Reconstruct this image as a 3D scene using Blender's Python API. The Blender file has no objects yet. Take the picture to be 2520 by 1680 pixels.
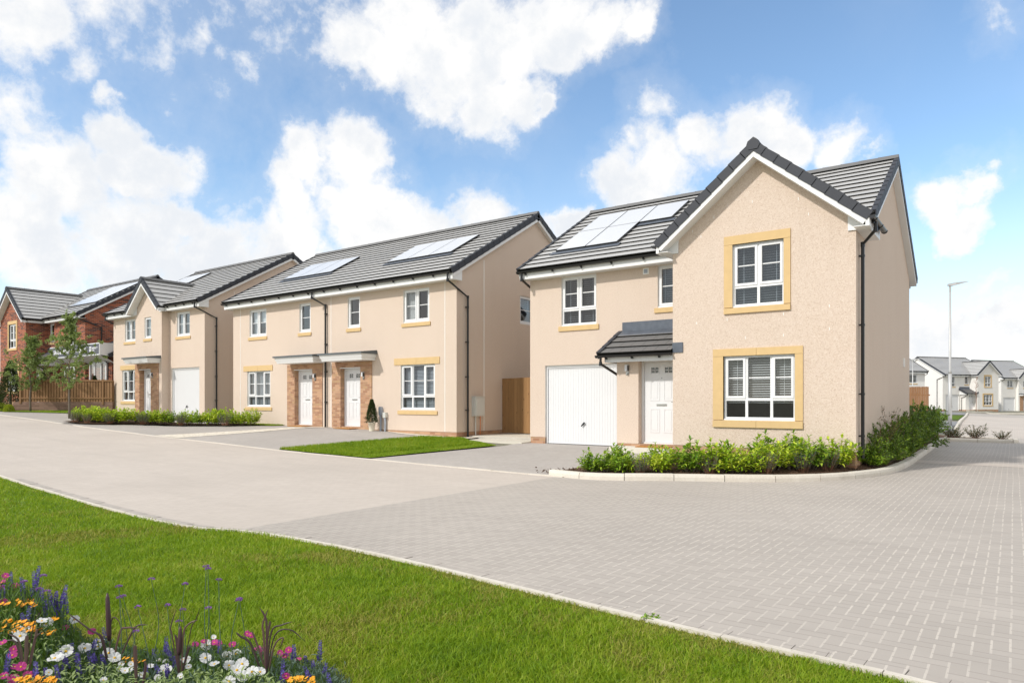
import bpy, math, random
import numpy as np
from mathutils import Vector, Matrix, noise as mnoise
from mathutils.geometry import tessellate_polygon

random.seed(7)
R = math.radians
scene = bpy.context.scene
COL = scene.collection
V = Vector

# ------------------------------------------------------------------ materials
def nt(name):
    m = bpy.data.materials.new(name); m.use_nodes = True
    t = m.node_tree; t.nodes.clear()
    o = t.nodes.new('ShaderNodeOutputMaterial')
    return m, t, o
class G:
    """tiny node-graph helper"""
    def __init__(s, t): s.t = t
    def n(s, typ, **kw):
        nd = s.t.nodes.new(typ)
        for k, v in kw.items(): setattr(nd, k, v)
        return nd
    def l(s, a, b): s.t.links.new(a, b)
    def setin(s, sock, v):
        if isinstance(v, bpy.types.NodeSocket): s.l(v, sock)
        elif v is not None: sock.default_value = v
    def math(s, op, a, b=None, c=None, clamp=False):
        nd = s.n('ShaderNodeMath', operation=op, use_clamp=clamp)
        s.setin(nd.inputs[0], a); s.setin(nd.inputs[1], b)
        if c is not None: s.setin(nd.inputs[2], c)
        return nd.outputs[0]
    def vmath(s, op, a, b=None, out=0):
        nd = s.n('ShaderNodeVectorMath', operation=op)
        s.setin(nd.inputs[0], a)
        if b is not None: s.setin(nd.inputs[1], b)
        return nd.outputs[out]
    def noise(s, vec, scale, detail=3, rough=.55, out=0):
        nd = s.n('ShaderNodeTexNoise'); s.setin(nd.inputs['Vector'], vec)
        nd.inputs['Scale'].default_value = scale; nd.inputs['Detail'].default_value = detail
        nd.inputs['Roughness'].default_value = rough
        return nd.outputs[out]
    def ramp(s, fac, stops, interp='LINEAR'):
        nd = s.n('ShaderNodeValToRGB'); s.setin(nd.inputs[0], fac)
        cr = nd.color_ramp; cr.interpolation = interp
        while len(cr.elements) < len(stops): cr.elements.new(.5)
        for e, (p, c) in zip(cr.elements, stops):
            e.position = p; e.color = (c[0], c[1], c[2], 1) if not isinstance(c, (int, float)) else (c, c, c, 1)
        return nd.outputs[0]
    def mix(s, fac, a, b, blend='MIX'):
        nd = s.n('ShaderNodeMix', data_type='RGBA', blend_type=blend)
        s.setin(nd.inputs[0], fac)
        s.setin(nd.inputs[6], a if isinstance(a, bpy.types.NodeSocket) else (*a, 1))
        s.setin(nd.inputs[7], b if isinstance(b, bpy.types.NodeSocket) else (*b, 1))
        return nd.outputs[2]
    def maprange(s, v, a, b, c=0., d=1., smooth=False):
        nd = s.n('ShaderNodeMapRange'); nd.clamp = True
        if smooth: nd.interpolation_type = 'SMOOTHSTEP'
        s.setin(nd.inputs[0], v)
        for i, x in zip((1, 2, 3, 4), (a, b, c, d)): s.setin(nd.inputs[i], x)
        return nd.outputs[0]
    def obj(s): return s.n('ShaderNodeTexCoord').outputs['Object']
    def pos(s): return s.n('ShaderNodeNewGeometry').outputs['Position']
    def sep(s, v):
        nd = s.n('ShaderNodeSeparateXYZ'); s.l(v, nd.inputs[0]); return nd.outputs
    def comb(s, x, y, z):
        nd = s.n('ShaderNodeCombineXYZ')
        for i, q in enumerate((x, y, z)): s.setin(nd.inputs[i], q)
        return nd.outputs[0]
    def bump(s, h, strength=.3, dist=.01):
        nd = s.n('ShaderNodeBump'); nd.inputs['Strength'].default_value = strength
        nd.inputs['Distance'].default_value = dist; s.l(h, nd.inputs['Height']); return nd.outputs[0]
    def pbr(s, out, col, rough=.6, bump=None, metal=0., spec=.5, **kw):
        b = s.n('ShaderNodeBsdfPrincipled')
        s.setin(b.inputs['Base Color'], col if isinstance(col, bpy.types.NodeSocket) else (*col, 1))
        s.setin(b.inputs['Roughness'], rough); b.inputs['Metallic'].default_value = metal
        b.inputs['Specular IOR Level'].default_value = spec
        if bump is not None: s.l(bump, b.inputs['Normal'])
        for k, v in kw.items(): b.inputs[k].default_value = v
        if out is not None: s.l(b.outputs[0], out.inputs[0])
        return b

M = {}
def simple(name, col, rough=.5, var=.06, scale=6, spec=.5, metal=0., bumps=0., bscale=80):
    m, t, o = nt(name); g = G(t)
    p = g.obj()
    n1 = g.noise(p, scale, 4)
    lo = tuple(c*(1-var) for c in col); hi = tuple(min(1, c*(1+var)) for c in col)
    cc = g.mix(n1, lo, hi)
    b = None
    if bumps: b = g.bump(g.noise(p, bscale, 3), bumps, .004)
    g.pbr(o, cc, rough, b, metal, spec)
    M[name] = m; return m

def mat_harl(name, base, dark, light, contrast=1.):
    m, t, o = nt(name); g = G(t); p = g.obj()
    big = g.noise(p, .55, 4, .6)
    spec = g.noise(p, 44, 4, .8)
    vor = g.n('ShaderNodeTexVoronoi'); g.l(p, vor.inputs['Vector']); vor.inputs['Scale'].default_value = 120
    c1 = g.ramp(spec, [(.32, dark), (.46, base), (.54, base), (.68, light)])
    c2 = g.mix(g.math('MULTIPLY', g.ramp(vor.outputs['Color'], [(.0, 0.), (.75, 0.), (1., 1.)]), .45*contrast), c1, dark)
    # very soft weathering streaks, strongest below eaves and at the foot of the wall
    xyz = g.sep(p)
    streak = g.noise(g.comb(g.math('MULTIPLY', g.math('ADD', xyz[0], xyz[1]), 2.2), 0., g.math('MULTIPLY', xyz[2], .16)), 1.6, 5, .6)
    c3 = g.mix(g.maprange(streak, .52, .8, 0., .14), c2, tuple(c*.72 for c in base))
    c4 = g.mix(g.maprange(big, .35, .7, 0., .13), c3, light)
    h = g.math('ADD', g.math('MULTIPLY', vor.outputs['Distance'], .9), spec)
    g.pbr(o, c4, .9, g.bump(h, .6, .012), spec=.2)
    M[name] = m

def mat_brick(name, cols, mortar, bw=.225, bh=.075):
    m, t, o = nt(name); g = G(t); p = g.obj(); xyz = g.sep(p)
    u = g.math('ADD', xyz[0], xyz[1])
    uv = g.comb(u, xyz[2], 0.)
    bt = g.n('ShaderNodeTexBrick'); g.l(uv, bt.inputs['Vector'])
    bt.inputs['Scale'].default_value = 1.; bt.inputs['Mortar Size'].default_value = .006
    bt.inputs['Mortar Smooth'].default_value = .2; bt.inputs['Bias'].default_value = 0.
    bt.inputs['Brick Width'].default_value = bw; bt.inputs['Row Height'].default_value = bh
    bt.inputs['Color1'].default_value = (0, 0, 0, 1); bt.inputs['Color2'].default_value = (1, 1, 1, 1)
    bt.inputs['Mortar'].default_value = (.5, .5, .5, 1)
    stops = [((i+.5)/len(cols), c) for i, c in enumerate(cols)]
    bc = g.ramp(bt.outputs['Color'], stops)
    bc = g.mix(g.math('MULTIPLY', g.noise(p, 24, 4), .35), bc, tuple(c*.55 for c in cols[0]))
    cc = g.mix(bt.outputs['Fac'], bc, mortar)
    h = g.math('SUBTRACT', 1., bt.outputs['Fac'])
    g.pbr(o, cc, .85, g.bump(h, .5, .006), spec=.25)
    M[name] = m

mat_harl('harl_cream', (.675, .552, .45), (.45, .325, .235), (.79, .69, .60), .5)
mat_harl('harl_white', (.80, .775, .73), (.62, .57, .50), (.86, .84, .81), .5)
mat_brick('brick_buff', [(.36, .19, .11), (.50, .28, .165), (.56, .35, .22), (.58, .34, .20), (.47, .30, .16), (.42, .24, .15)], (.40, .29, .21))
mat_brick('brick_red', [(.15, .05, .035), (.36, .10, .05), (.42, .125, .06), (.45, .14, .07), (.30, .09, .05), (.10, .05, .045)], (.34, .24, .18), .225, .075)
mat_brick('block_brown', [(.20, .12, .09), (.25, .155, .115), (.29, .18, .135)], (.22, .15, .11), .44, .10)
simple('sandstone', (.62, .44, .22), .85, .1, 7, .25, 0, .2, 60)
simple('pvc_white', (.76, .76, .76), .35, .015, 3)
simple('fascia_white', (.75, .75, .74), .45, .03, 2)
simple('door_white', (.70, .70, .70), .4, .03, 1.2)
simple('reveal_cream', (.78, .74, .68), .8, .04, 6, .2)
simple('black_plastic', (.012, .012, .013), .33, .2, 5)
simple('verge_charcoal', (.040, .043, .052), .62, .12, 9, .4, 0, .15, 90)
simple('lead', (.10, .115, .14), .5, .45, 5, .5, .3, .5, 18)
simple('steel', (.45, .44, .42), .3, .1, 5, .5, .9)
simple('mat_coir', (.42, .20, .06), .95, .25, 40, .1, 0, .6, 120)
simple('canopy_grey', (.085, .10, .11), .55, .12, 6)
simple('meter_grey', (.60, .60, .56), .5, .04, 4)
simple('pipe_grey', (.36, .40, .46), .5, .08, 4)
simple('cable_orange', (.75, .20, .06), .5, .05, 4)
simple('pot_cream', (.80, .74, .60), .5, .05, 5)
simple('galv', (.48, .475, .46), .45, .06, 3, .5, .25)
simple('bark', (.16, .13, .10), .9, .4, 20, .2, 0, .6, 50)
simple('twig', (.20, .10, .06), .8, .3, 20, .2)
simple('blind_white', (.72, .72, .72), .6, .03, 3)
simple('blind_grey', (.42, .45, .48), .6, .05, 3)
simple('curtain', (.55, .54, .52), .8, .2, 10)
simple('dark_room', (.035, .035, .035), .9, .2, 4)  # dimness of unlit interiors put into a dark colour
simple('sign_grey', (.085, .085, .11), .5, .05, 3)
simple('sign_panel', (.70, .71, .73), .45, .03, 3)
simple('letter_white', (.85, .85, .86), .5, .01, 3)
simple('concrete', (.46, .43, .38), .9, .22, 5, .2, 0, .4, 40)
simple('slab_pale', (.62, .58, .49), .9, .12, 4, .2, 0, .3, 40)
simple('patch_white', (.84, .83, .80), .8, .03, 3, .2)

def mat_tile(name, a, b, rough=.42):
    m, t, o = nt(name); g = G(t); p = g.obj(); xyz = g.sep(p)
    n = g.noise(p, 1.3, 5, .6)
    n2 = g.noise(p, 28, 3, .6)
    c = g.mix(n, a, b)
    c = g.mix(g.math('MULTIPLY', n2, .22), c, tuple(x*1.3 for x in b))
    pt = g.n('ShaderNodeAttribute', attribute_name='joint', attribute_type='GEOMETRY')
    g.pbr(o, c, g.maprange(n, .3, .7, rough-.05, rough+.1), g.bump(n2, .12, .004), spec=.6)
    M[name] = m
mat_tile('roof_tile', (.40, .392, .375), (.44, .43, .41), .40)  # dark concrete lightened: sky sheen at grazing angle put into the base colour
mat_tile('roof_tile_dark', (.115, .112, .11), (.15, .147, .143), .55)
simple('tile_edge', (.035, .033, .03), .85, .2, 9, .2)  # cut tile edge, darkened further by painting in the course-gap shade

def mat_glass():
    m, t, o = nt('glass'); g = G(t)
    lw = g.n('ShaderNodeLayerWeight'); lw.inputs['Blend'].default_value = .5
    fac = g.maprange(g.math('POWER', lw.outputs['Facing'], 2.6), 0., 1., .10, .95)
    tr = g.n('ShaderNodeBsdfTransparent'); tr.inputs[0].default_value = (.80, .84, .86, 1)
    gl = g.n('ShaderNodeBsdfGlossy'); gl.inputs['Roughness'].default_value = .02
    nz = g.bump(g.noise(g.obj(), 1.7, 2), .02, .02); g.l(nz, gl.inputs['Normal'])
    mx = g.n('ShaderNodeMixShader'); g.l(fac, mx.inputs[0]); g.l(tr.outputs[0], mx.inputs[1]); g.l(gl.outputs[0], mx.inputs[2])
    g.l(mx.outputs[0], o.inputs[0]); M['glass'] = m
mat_glass()
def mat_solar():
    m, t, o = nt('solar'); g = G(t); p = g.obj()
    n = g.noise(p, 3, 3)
    g.pbr(o, g.mix(n, (.62, .625, .63), (.67, .675, .68)), .35, spec=1., **{'Coat Weight': 1., 'Coat Roughness': .22, 'Coat IOR': 1.7})  # pale base stands in for bright sky reflected at a grazing angle
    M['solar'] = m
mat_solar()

def mat_wood(name, a, b, d, w=.10, horiz=False):
    m, t, o = nt(name); g = G(t); p = g.obj(); xyz = g.sep(p)
    u = g.math('ADD', xyz[0], xyz[1])
    rn = g.n('ShaderNodeNewGeometry').outputs['Random Per Island']
    grain = g.noise(g.comb(g.math('ADD', g.math('MULTIPLY', u, 26), g.math('MULTIPLY', rn, 50)), 0., g.math('MULTIPLY', xyz[2], 1.6)), 1., 5, .65)
    c = g.mix(grain, a, b); c = g.mix(g.math('MULTIPLY', rn, .45), c, d)
    v = g.n('ShaderNodeTexVoronoi'); v.inputs['Scale'].default_value = 1.
    g.l(g.comb(g.math('MULTIPLY', u, 9), g.math('MULTIPLY', rn, 30), g.math('MULTIPLY', xyz[2], 3.2)), v.inputs['Vector'])
    knot = g.maprange(v.outputs['Distance'], .06, .16, 1., 0.)
    c = g.mix(g.math('MULTIPLY', knot, .8), c, tuple(x*.3 for x in a))
    g.pbr(o, c, .8, g.bump(grain, .25, .004), spec=.25); M[name] = m
mat_wood('fence_wood', (.22, .12, .055), (.36, .21, .11), (.18, .095, .045))
mat_wood('gate_wood', (.24, .13, .055), (.40, .23, .10), (.18, .10, .04))
mat_wood('fence_new', (.26, .13, .06), (.36, .20, .10), (.22, .11, .055))

# ground materials -----------------------------------------------------------
def mat_paving(name, a, b, joint, seam, unit=.098, seam_w=.07, strength=1.):
    """90 degree herringbone of 2:1 blocks; open sanded joints one way, tight joints the other"""
    m, t, o = nt(name); g = G(t); P = g.pos()
    wob = g.noise(P, .35, 2); 
    xyz = g.sep(P)
    px = g.math('DIVIDE', g.math('ADD', xyz[0], g.math('MULTIPLY', wob, .03)), unit*.96)
    py = g.math('DIVIDE', g.math('ADD', xyz[1], g.math('MULTIPLY', wob, .03)), unit)
    i = g.math('FLOOR', px); j = g.math('FLOOR', py)
    fx = g.math('SUBTRACT', px, i); fy = g.math('SUBTRACT', py, j)
    k = g.math('FLOORED_MODULO', g.math('SUBTRACT', i, j), 4.)
    def is_(v): return g.math('COMPARE', k, float(v), .25)
    k0, k1, k2, k3 = is_(0), is_(1), is_(2), is_(3)
    wx = seam_w; wy = .05
    le = g.math('MULTIPLY', g.math('LESS_THAN', fx, wx), g.math('SUBTRACT', 1., k1))
    re = g.math('MULTIPLY', g.math('GREATER_THAN', fx, 1-wx), g.math('SUBTRACT', 1., k0))
    be = g.math('MULTIPLY', g.math('LESS_THAN', fy, wy), g.math('SUBTRACT', 1., k2))
    te = g.math('MULTIPLY', g.math('GREATER_THAN', fy, 1-wy), g.math('SUBTRACT', 1., k3))
    vj = g.math('MAXIMUM', le, re); hj = g.math('MAXIMUM', be, te)
    idx = g.math('SUBTRACT', i, k1); idy = g.math('SUBTRACT', j, k2)
    wn = g.n('ShaderNodeTexWhiteNoise'); g.l(g.comb(idx, idy, 0.), wn.inputs['Vector'])
    big = g.noise(P, .35, 5, .6); fine = g.noise(P, 60, 3, .6)
    c = g.mix(wn.outputs[0], a, b)
    c = g.mix(g.maprange(big, .35, .7, 0., .7), c, tuple(x*.86 for x in a))
    trk = g.noise(g.comb(g.math('MULTIPLY', xyz[0], .22), g.math('MULTIPLY', xyz[1], 1.5), 0.), 1.3, 4, .6)
    c = g.mix(g.maprange(trk, .52, .72, 0., .35), c, tuple(x*.80 for x in a))
    c = g.mix(g.math('MULTIPLY', fine, .22), c, tuple(x*.6 for x in a))
    patch = g.noise(P, .9, 4, .6)
    c = g.mix(g.math('MULTIPLY', g.math('MULTIPLY', vj, g.maprange(patch, .35, .55, .35, 1.)), strength), c, seam)
    c = g.mix(g.math('MULTIPLY', hj, .75*strength), c, joint)
    dirt = g.noise(P, 7, 6, .75)
    c = g.mix(g.maprange(dirt, .66, .8, 0., .35), c, tuple(x*.45 for x in a))
    h = g.math('SUBTRACT', 1., g.math('MAXIMUM', g.math('MULTIPLY', vj, .6), hj))
    g.pbr(o, c, .88, g.bump(g.math('ADD', h, g.math('MULTIPLY', fine, .3)), .35, .004), spec=.25); M[name] = m
mat_paving('paving_grey', (.43, .388, .343), (.475, .43, .38), (.30, .265, .235), (.535, .487, .425))
mat_paving('paving_tan', (.53, .47, .41), (.57, .508, .445), (.42, .36, .30), (.60, .54, .465), strength=.5)
mat_paving('paving_drive', (.41, .375, .34), (.45, .415, .38), (.31, .275, .245), (.46, .42, .37), strength=.55)

def mat_ground(name, cols, scale=3., fine=40, rough=.95, bump=.4):
    m, t, o = nt(name); g = G(t); P = g.pos()
    n1 = g.noise(P, scale, 5, .65); n2 = g.noise(P, fine, 4, .7)
    c = g.ramp(g.math('ADD', g.math('MULTIPLY', n1, .6), g.math('MULTIPLY', n2, .4)), [(.3+.4*i/(len(cols)-1), q) for i, q in enumerate(cols)])
    g.pbr(o, c, rough, g.bump(n2, bump, .02), spec=.15); M[name] = m
mat_ground('soil', [(.055, .032, .02), (.10, .06, .038), (.16, .10, .065)], 5, 30, .95, .9)
mat_ground('turf', [(.05, .09, .006), (.09, .15, .010), (.13, .19, .02)], 1.5, 55)
mat_ground('turf_light', [(.09, .15, .015), (.14, .21, .02), (.20, .25, .04)], 1.5, 55)
mat_ground('gravel', [(.36, .30, .22), (.66, .60, .50), (.80, .75, .66)], 8, 90)
mat_ground('tarmac', [(.20, .20, .205), (.26, .26, .265), (.31, .31, .31)], 2, 60)
mat_ground('kerbstone', [(.50, .45, .38), (.62, .57, .49), (.70, .66, .59)], 1.1, 30, .85, .2)
mat_ground('field', [(.17, .16, .12), (.21, .20, .15), (.24, .23, .18)], .05, 2)

def mat_leaf(name, cols, rough=.45, trans=.3, spec=.5, field=0.):
    m, t, o = nt(name); g = G(t)
    rn = g.n('ShaderNodeNewGeometry').outputs['Random Per Island']
    oi = g.n('ShaderNodeObjectInfo').outputs['Random']
    f = g.math('ADD', g.math('MULTIPLY', rn, .8), g.math('MULTIPLY', oi, .2))
    if field:
        P = g.pos(); q = g.math('ADD', g.math('MULTIPLY', g.noise(P, .7, 4, .6), .6), g.math('MULTIPLY', g.noise(P, 3.5, 3, .6), .4))
        f = g.math('ADD', g.math('MULTIPLY', rn, .62), g.maprange(q, .38, .62, -.12, field))
    n = len(cols)
    c = g.ramp(f, [(i/(n-1) if n > 1 else 0, q) for i, q in enumerate(cols)])
    b = g.pbr(None, c, rough, spec=spec)
    tr = g.n('ShaderNodeBsdfTranslucent'); g.l(g.mix(.5, c, (.3, .4, .02)), tr.inputs[0])
    mx = g.n('ShaderNodeMixShader'); mx.inputs[0].default_value = trans
    g.l(b.outputs[0], mx.inputs[1]); g.l(tr.outputs[0], mx.inputs[2]); g.l(mx.outputs[0], o.inputs[0]); M[name] = m
mat_leaf('leaf_laurel', [(.07, .17, .015), (.15, .30, .02), (.25, .43, .03), (.42, .55, .05), (.12, .25, .02)])
mat_leaf('leaf_yellowgreen', [(.16, .30, .012), (.30, .48, .02), (.48, .62, .03), (.62, .68, .06), (.20, .34, .02)])
mat_leaf('leaf_lavender', [(.06, .10, .07), (.10, .15, .11), (.15, .20, .15)], .7, .15, .2)
mat_leaf('leaf_dark', [(.03, .07, .008), (.055, .12, .01), (.11, .20, .016), (.30, .40, .03)], .5, .2)
mat_leaf('leaf_tree', [(.17, .24, .08), (.25, .34, .11), (.33, .42, .16), (.42, .50, .22)], .55, .35)
mat_leaf('leaf_conifer', [(.015, .03, .008), (.03, .055, .012), (.05, .075, .018)], .6, .1)
mat_leaf('leaf_bronze', [(.05, .07, .04), (.09, .11, .06), (.14, .12, .08)], .5, .2)
mat_leaf('leaf_gold', [(.20, .26, .01), (.32, .38, .015), (.42, .46, .03)], .6, .3)
mat_leaf('blade', [(.12, .22, .008), (.18, .31, .010), (.26, .39, .014), (.34, .43, .025), (.50, .50, .11)], .5, .42, .3, .45)
mat_leaf('blade_dry', [(.22, .24, .025), (.31, .30, .05), (.46, .40, .13)], .6, .3, .2)
mat_leaf('leaf_fine', [(.06, .13, .02), (.09, .18, .03), (.13, .22, .05)], .5, .3, .3)
mat_leaf('petal_white', [(.66, .66, .64), (.74, .74, .73)], .5, .2, .3)
mat_leaf('petal_magenta', [(.42, .02, .17), (.52, .04, .26), (.28, .01, .10)], .5, .25, .3)
mat_leaf('petal_orange', [(.80, .26, .01), (.88, .38, .015), (.85, .50, .03)], .5, .2, .3)
mat_leaf('petal_violet', [(.06, .03, .22), (.11, .07, .36), (.17, .13, .50)], .6, .15, .2)
mat_leaf('petal_lilac', [(.26, .10, .40), (.36, .17, .50)], .6, .15, .2)
mat_leaf('leaf_purple', [(.035, .018, .025), (.07, .035, .045), (.14, .075, .07)], .45, .12, .5)
mat_leaf('leaf_straw', [(.40, .22, .10), (.55, .36, .20)], .7, .2, .2)
simple('eye_yellow', (.72, .42, .02), .8, .1, 60, .2)
simple('stem_green', (.09, .16, .05), .6, .2, 20, .3)

# ------------------------------------------------------------------ geometry
class MB:
    def __init__(s, T=None): s.v = []; s.f = []; s.m = []; s.mi = 0; s.T = T
    def add(s, vs, fs):
        n = len(s.v)
        if s.T is not None: vs = [tuple(s.T @ V(p)) for p in vs]
        s.v += [tuple(p) for p in vs]; s.f += [tuple(i+n for i in f) for f in fs]; s.m += [s.mi]*len(fs); return s
    def obox(s, P, a, b, c):
        P, a, b, c = V(P), V(a), V(b), V(c)
        vs = [P, P+a, P+a+b, P+b, P+c, P+a+c, P+a+b+c, P+b+c]
        return s.add(vs, [(0, 3, 2, 1), (4, 5, 6, 7), (0, 1, 5, 4), (1, 2, 6, 5), (2, 3, 7, 6), (3, 0, 4, 7)])
    def box(s, x0, x1, y0, y1, z0, z1):
        return s.obox((x0, y0, z0), (x1-x0, 0, 0), (0, y1-y0, 0), (0, 0, z1-z0))
    def quad(s, *p): return s.add(list(p), [tuple(range(len(p)))])
    def prism(s, poly, ext):
        n = len(poly); e = V(ext); vs = [V(p) for p in poly]; vs += [p+e for p in vs]
        return s.add(vs, [tuple(range(n-1, -1, -1)), tuple(range(n, 2*n))]+[(i, (i+1) % n, (i+1) % n+n, i+n) for i in range(n)])
    def tube(s, pts, r, n=8, caps=True):
        pts = [V(p) for p in pts]; rs = r if isinstance(r, (list, tuple)) else [r]*len(pts)
        vs = []; up = None
        for i, p in enumerate(pts):
            d = (pts[min(i+1, len(pts)-1)]-pts[max(i-1, 0)]).normalized()
            if up is None:
                up = d.orthogonal().normalized()
            up = (up-d*up.dot(d))
            up = up.normalized() if up.length > 1e-6 else d.orthogonal().normalized()
            w = d.cross(up)
            for k in range(n):
                a = 2*math.pi*k/n; vs.append(p+(up*math.cos(a)+w*math.sin(a))*rs[i])
        fs = []
        for i in range(len(pts)-1):
            for k in range(n):
                fs.append((i*n+k, i*n+(k+1) % n, (i+1)*n+(k+1) % n, (i+1)*n+k))
        if caps: fs += [tuple(range(n-1, -1, -1)), tuple((len(pts)-1)*n+k for k in range(n))]
        return s.add(vs, fs)
    def lathe(s, prof, n=16, c=(0, 0, 0)):
        vs = [(c[0]+r*math.cos(2*math.pi*k/n), c[1]+r*math.sin(2*math.pi*k/n), c[2]+z) for r, z in prof for k in range(n)]
        fs = [(i*n+k, i*n+(k+1) % n, (i+1)*n+(k+1) % n, (i+1)*n+k) for i in range(len(prof)-1) for k in range(n)]
        return s.add(vs, fs)
    def build(s, name, mats, parent=None, smooth=False, mir=False):
        me = bpy.data.meshes.new(name)
        vs = [(-x, y, z) for x, y, z in s.v] if mir else s.v
        fs = [f[::-1] for f in s.f] if mir else s.f
        me.from_pydata(vs, [], fs); me.update()
        if isinstance(mats, str): mats = [mats]
        for q in mats: me.materials.append(M[q])
        if len(mats) > 1: me.polygons.foreach_set('material_index', s.m)
        if smooth: me.polygons.foreach_set('use_smooth', [True]*len(me.polygons))
        o = bpy.data.objects.new(name, me); COL.objects.link(o)
        if parent is not None: o.parent = parent
        return o

def empty(name, loc, rz=0.):
    o = bpy.data.objects.new(name, None); COL.objects.link(o); o.location = loc; o.rotation_euler = (0, 0, rz)
    o.empty_display_size = .2; return o
def tag(o, label=None, cat=None, group=None, kind=None):
    for k, v in (('label', label), ('category', cat), ('group', group), ('kind', kind)):
        if v: o[k] = v
    return o
def ordinal(n):
    w = ['first', 'second', 'third', 'fourth', 'fifth', 'sixth', 'seventh', 'eighth', 'ninth', 'tenth', 'eleventh', 'twelfth', 'thirteenth', 'fourteenth', 'fifteenth', 'sixteenth', 'seventeenth', 'eighteenth', 'nineteenth', 'twentieth']
    if n < 20: return w[n]
    tens = {2: 'twenty', 3: 'thirty', 4: 'forty', 5: 'fifty', 6: 'sixty', 7: 'seventy'}
    a, b = divmod(n+1, 10)
    if b == 0: return {3: 'thirtieth', 4: 'fortieth', 5: 'fiftieth', 6: 'sixtieth', 7: 'seventieth'}[a]
    return tens[a]+'-'+w[b-1]
def copy_tree(o, parent=None):
    c = o.copy(); COL.objects.link(c)
    if parent is not None: c.parent = parent
    for ch in list(o.children): copy_tree(ch, c)
    return c
# ------------------------------------------------------------------ camera frame and terrain
TH = R(36.0); F = 1700.0; HZ = 985.0; CH = 1.5
cam_d = bpy.data.cameras.new('camera'); cam = bpy.data.objects.new('camera', cam_d); COL.objects.link(cam)
cam.location = (0, 0, CH); cam.rotation_euler = (R(90), 0, TH)
cam_d.sensor_width = 36; cam_d.lens = F/2520*36; cam_d.shift_y = (HZ-840)/2520
cam_d.clip_end = 6000; cam_d.clip_start = .05
scene.camera = cam

def lerp_tab(tab, x):
    if x <= tab[0][0]: return tab[0][1]
    for (a, va), (b, vb) in zip(tab, tab[1:]):
        if x <= b: return va+(vb-va)*(x-a)/(b-a)
    return tab[-1][1]
ROAD = [(-120, 2.4), (-60, 1.5), (-45, 1.05), (-37.9, .84), (-33.3, .665), (-29.4, .487), (-24, .30), (-16.5, .09), (-13.6, .04), (-10.5, -.01), (-8, -.04), (-5.5, 0.), (10, 0)]
BASE = [(-120, 2.6), (-60, 1.7), (-49, 1.25), (-40, 1.08), (-36.8, .96), (-33, .83), (-28.4, .66), (-27, .55), (-22.5, .53), (-20, .52), (-18, .49), (-16, .40), (-14, .335), (-11.3, .285), (-8, .28), (-6.4, .30), (-2.5, .32)]
def sm(t): t = max(0., min(1., t)); return t*t*(3-2*t)
def spline(pts, n=8):
    """catmull-rom through points"""
    P = [V(p) for p in pts]; P = [P[0]*2-P[1]]+P+[P[-1]*2-P[-2]]; out = []
    for i in range(1, len(P)-2):
        for k in range(n):
            t = k/n; a, b, c, d = P[i-1:i+3]
            out.append(.5*((2*b)+(c-a)*t+(2*a-5*b+4*c-d)*t*t+(3*b-a-3*c+d)*t*t*t))
    out.append(P[-2]); return out

bedk = spline([(-8.15, 11.9), (-7.6, 11.86), (-6.9, 11.62), (-6.2, 11.66), (-5.5, 11.98), (-4.87, 12.36), (-4.1, 12.76), (-3.44, 13.2), (-2.9, 13.8), (-2.48, 14.53), (-2.16, 15.4), (-2.0, 16.36), (-1.93, 18.2), (-1.95, 20), (-2.02, 25), (-2.1, 30.1)], 6)
def bed_x(y):   # right-hand limit of everything behind the kerb
    for a, b in zip(bedk, bedk[1:]):
        if a[1] <= y <= b[1] and b[1] > a[1]: return a[0]+(b[0]-a[0])*(y-a[1])/(b[1]-a[1])
    return -2.1 if y < 53 else -2.8-(y-53)*.03
def bed_y(x):
    if x <= -8.15: return 11.9
    for a, b in zip(bedk, bedk[1:]):
        if a[0] <= x <= b[0] and b[0] > a[0]: return a[1]+(b[1]-a[1])*(x-a[0])/(b[0]-a[0])
    return 17
def gz(x, y):
    r = lerp_tab(ROAD, x)
    if y < 4.3: r += 0.
    if y <= 11.9 or x > -1.9: z = r
    else:
        b = lerp_tab(BASE, x)
        t = (y-11.9)/(15.6-11.9)
        z = r+(b-r)*min(1., max(0., t))
        if -8.15 < x and y < 40: z = r+(z-r)*sm(min(y-bed_y(x), bed_x(y)-x)/1.3)
        elif x > -2.6: z = z*sm((-1.9-x)/.7)
        if y > 24: z = z*(1-sm((y-24)/14)*.6) if x > -30 else z
    return z

def grid_sheet(name, x0, x1, nx, ylo, yhi, ny, dz, mat, kind='structure', xl=None, zf=None, uneven=0.):
    """sheet between ylo(x) and yhi(x), draped on the terrain"""
    vs = []; fs = []
    for i in range(nx+1):
        x = x0+(x1-x0)*i/nx
        a = ylo(x) if callable(ylo) else ylo; b = yhi(x) if callable(yhi) else yhi
        for j in range(ny+1):
            y = a+(b-a)*j/ny
            xx = x
            vs.append((xx, y, (zf(xx, y) if zf else gz(xx, y))+dz+(uneven*mnoise.noise(V((xx*2, y*2, 0))) if uneven else 0)))
    for i in range(nx):
        for j in range(ny):
            a = i*(ny+1)+j; fs.append((a, a+ny+1, a+ny+2, a+1))
    mb = MB(); mb.add(vs, fs); o = mb.build(name, mat, None, True); tag(o, kind=kind); return o

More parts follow.
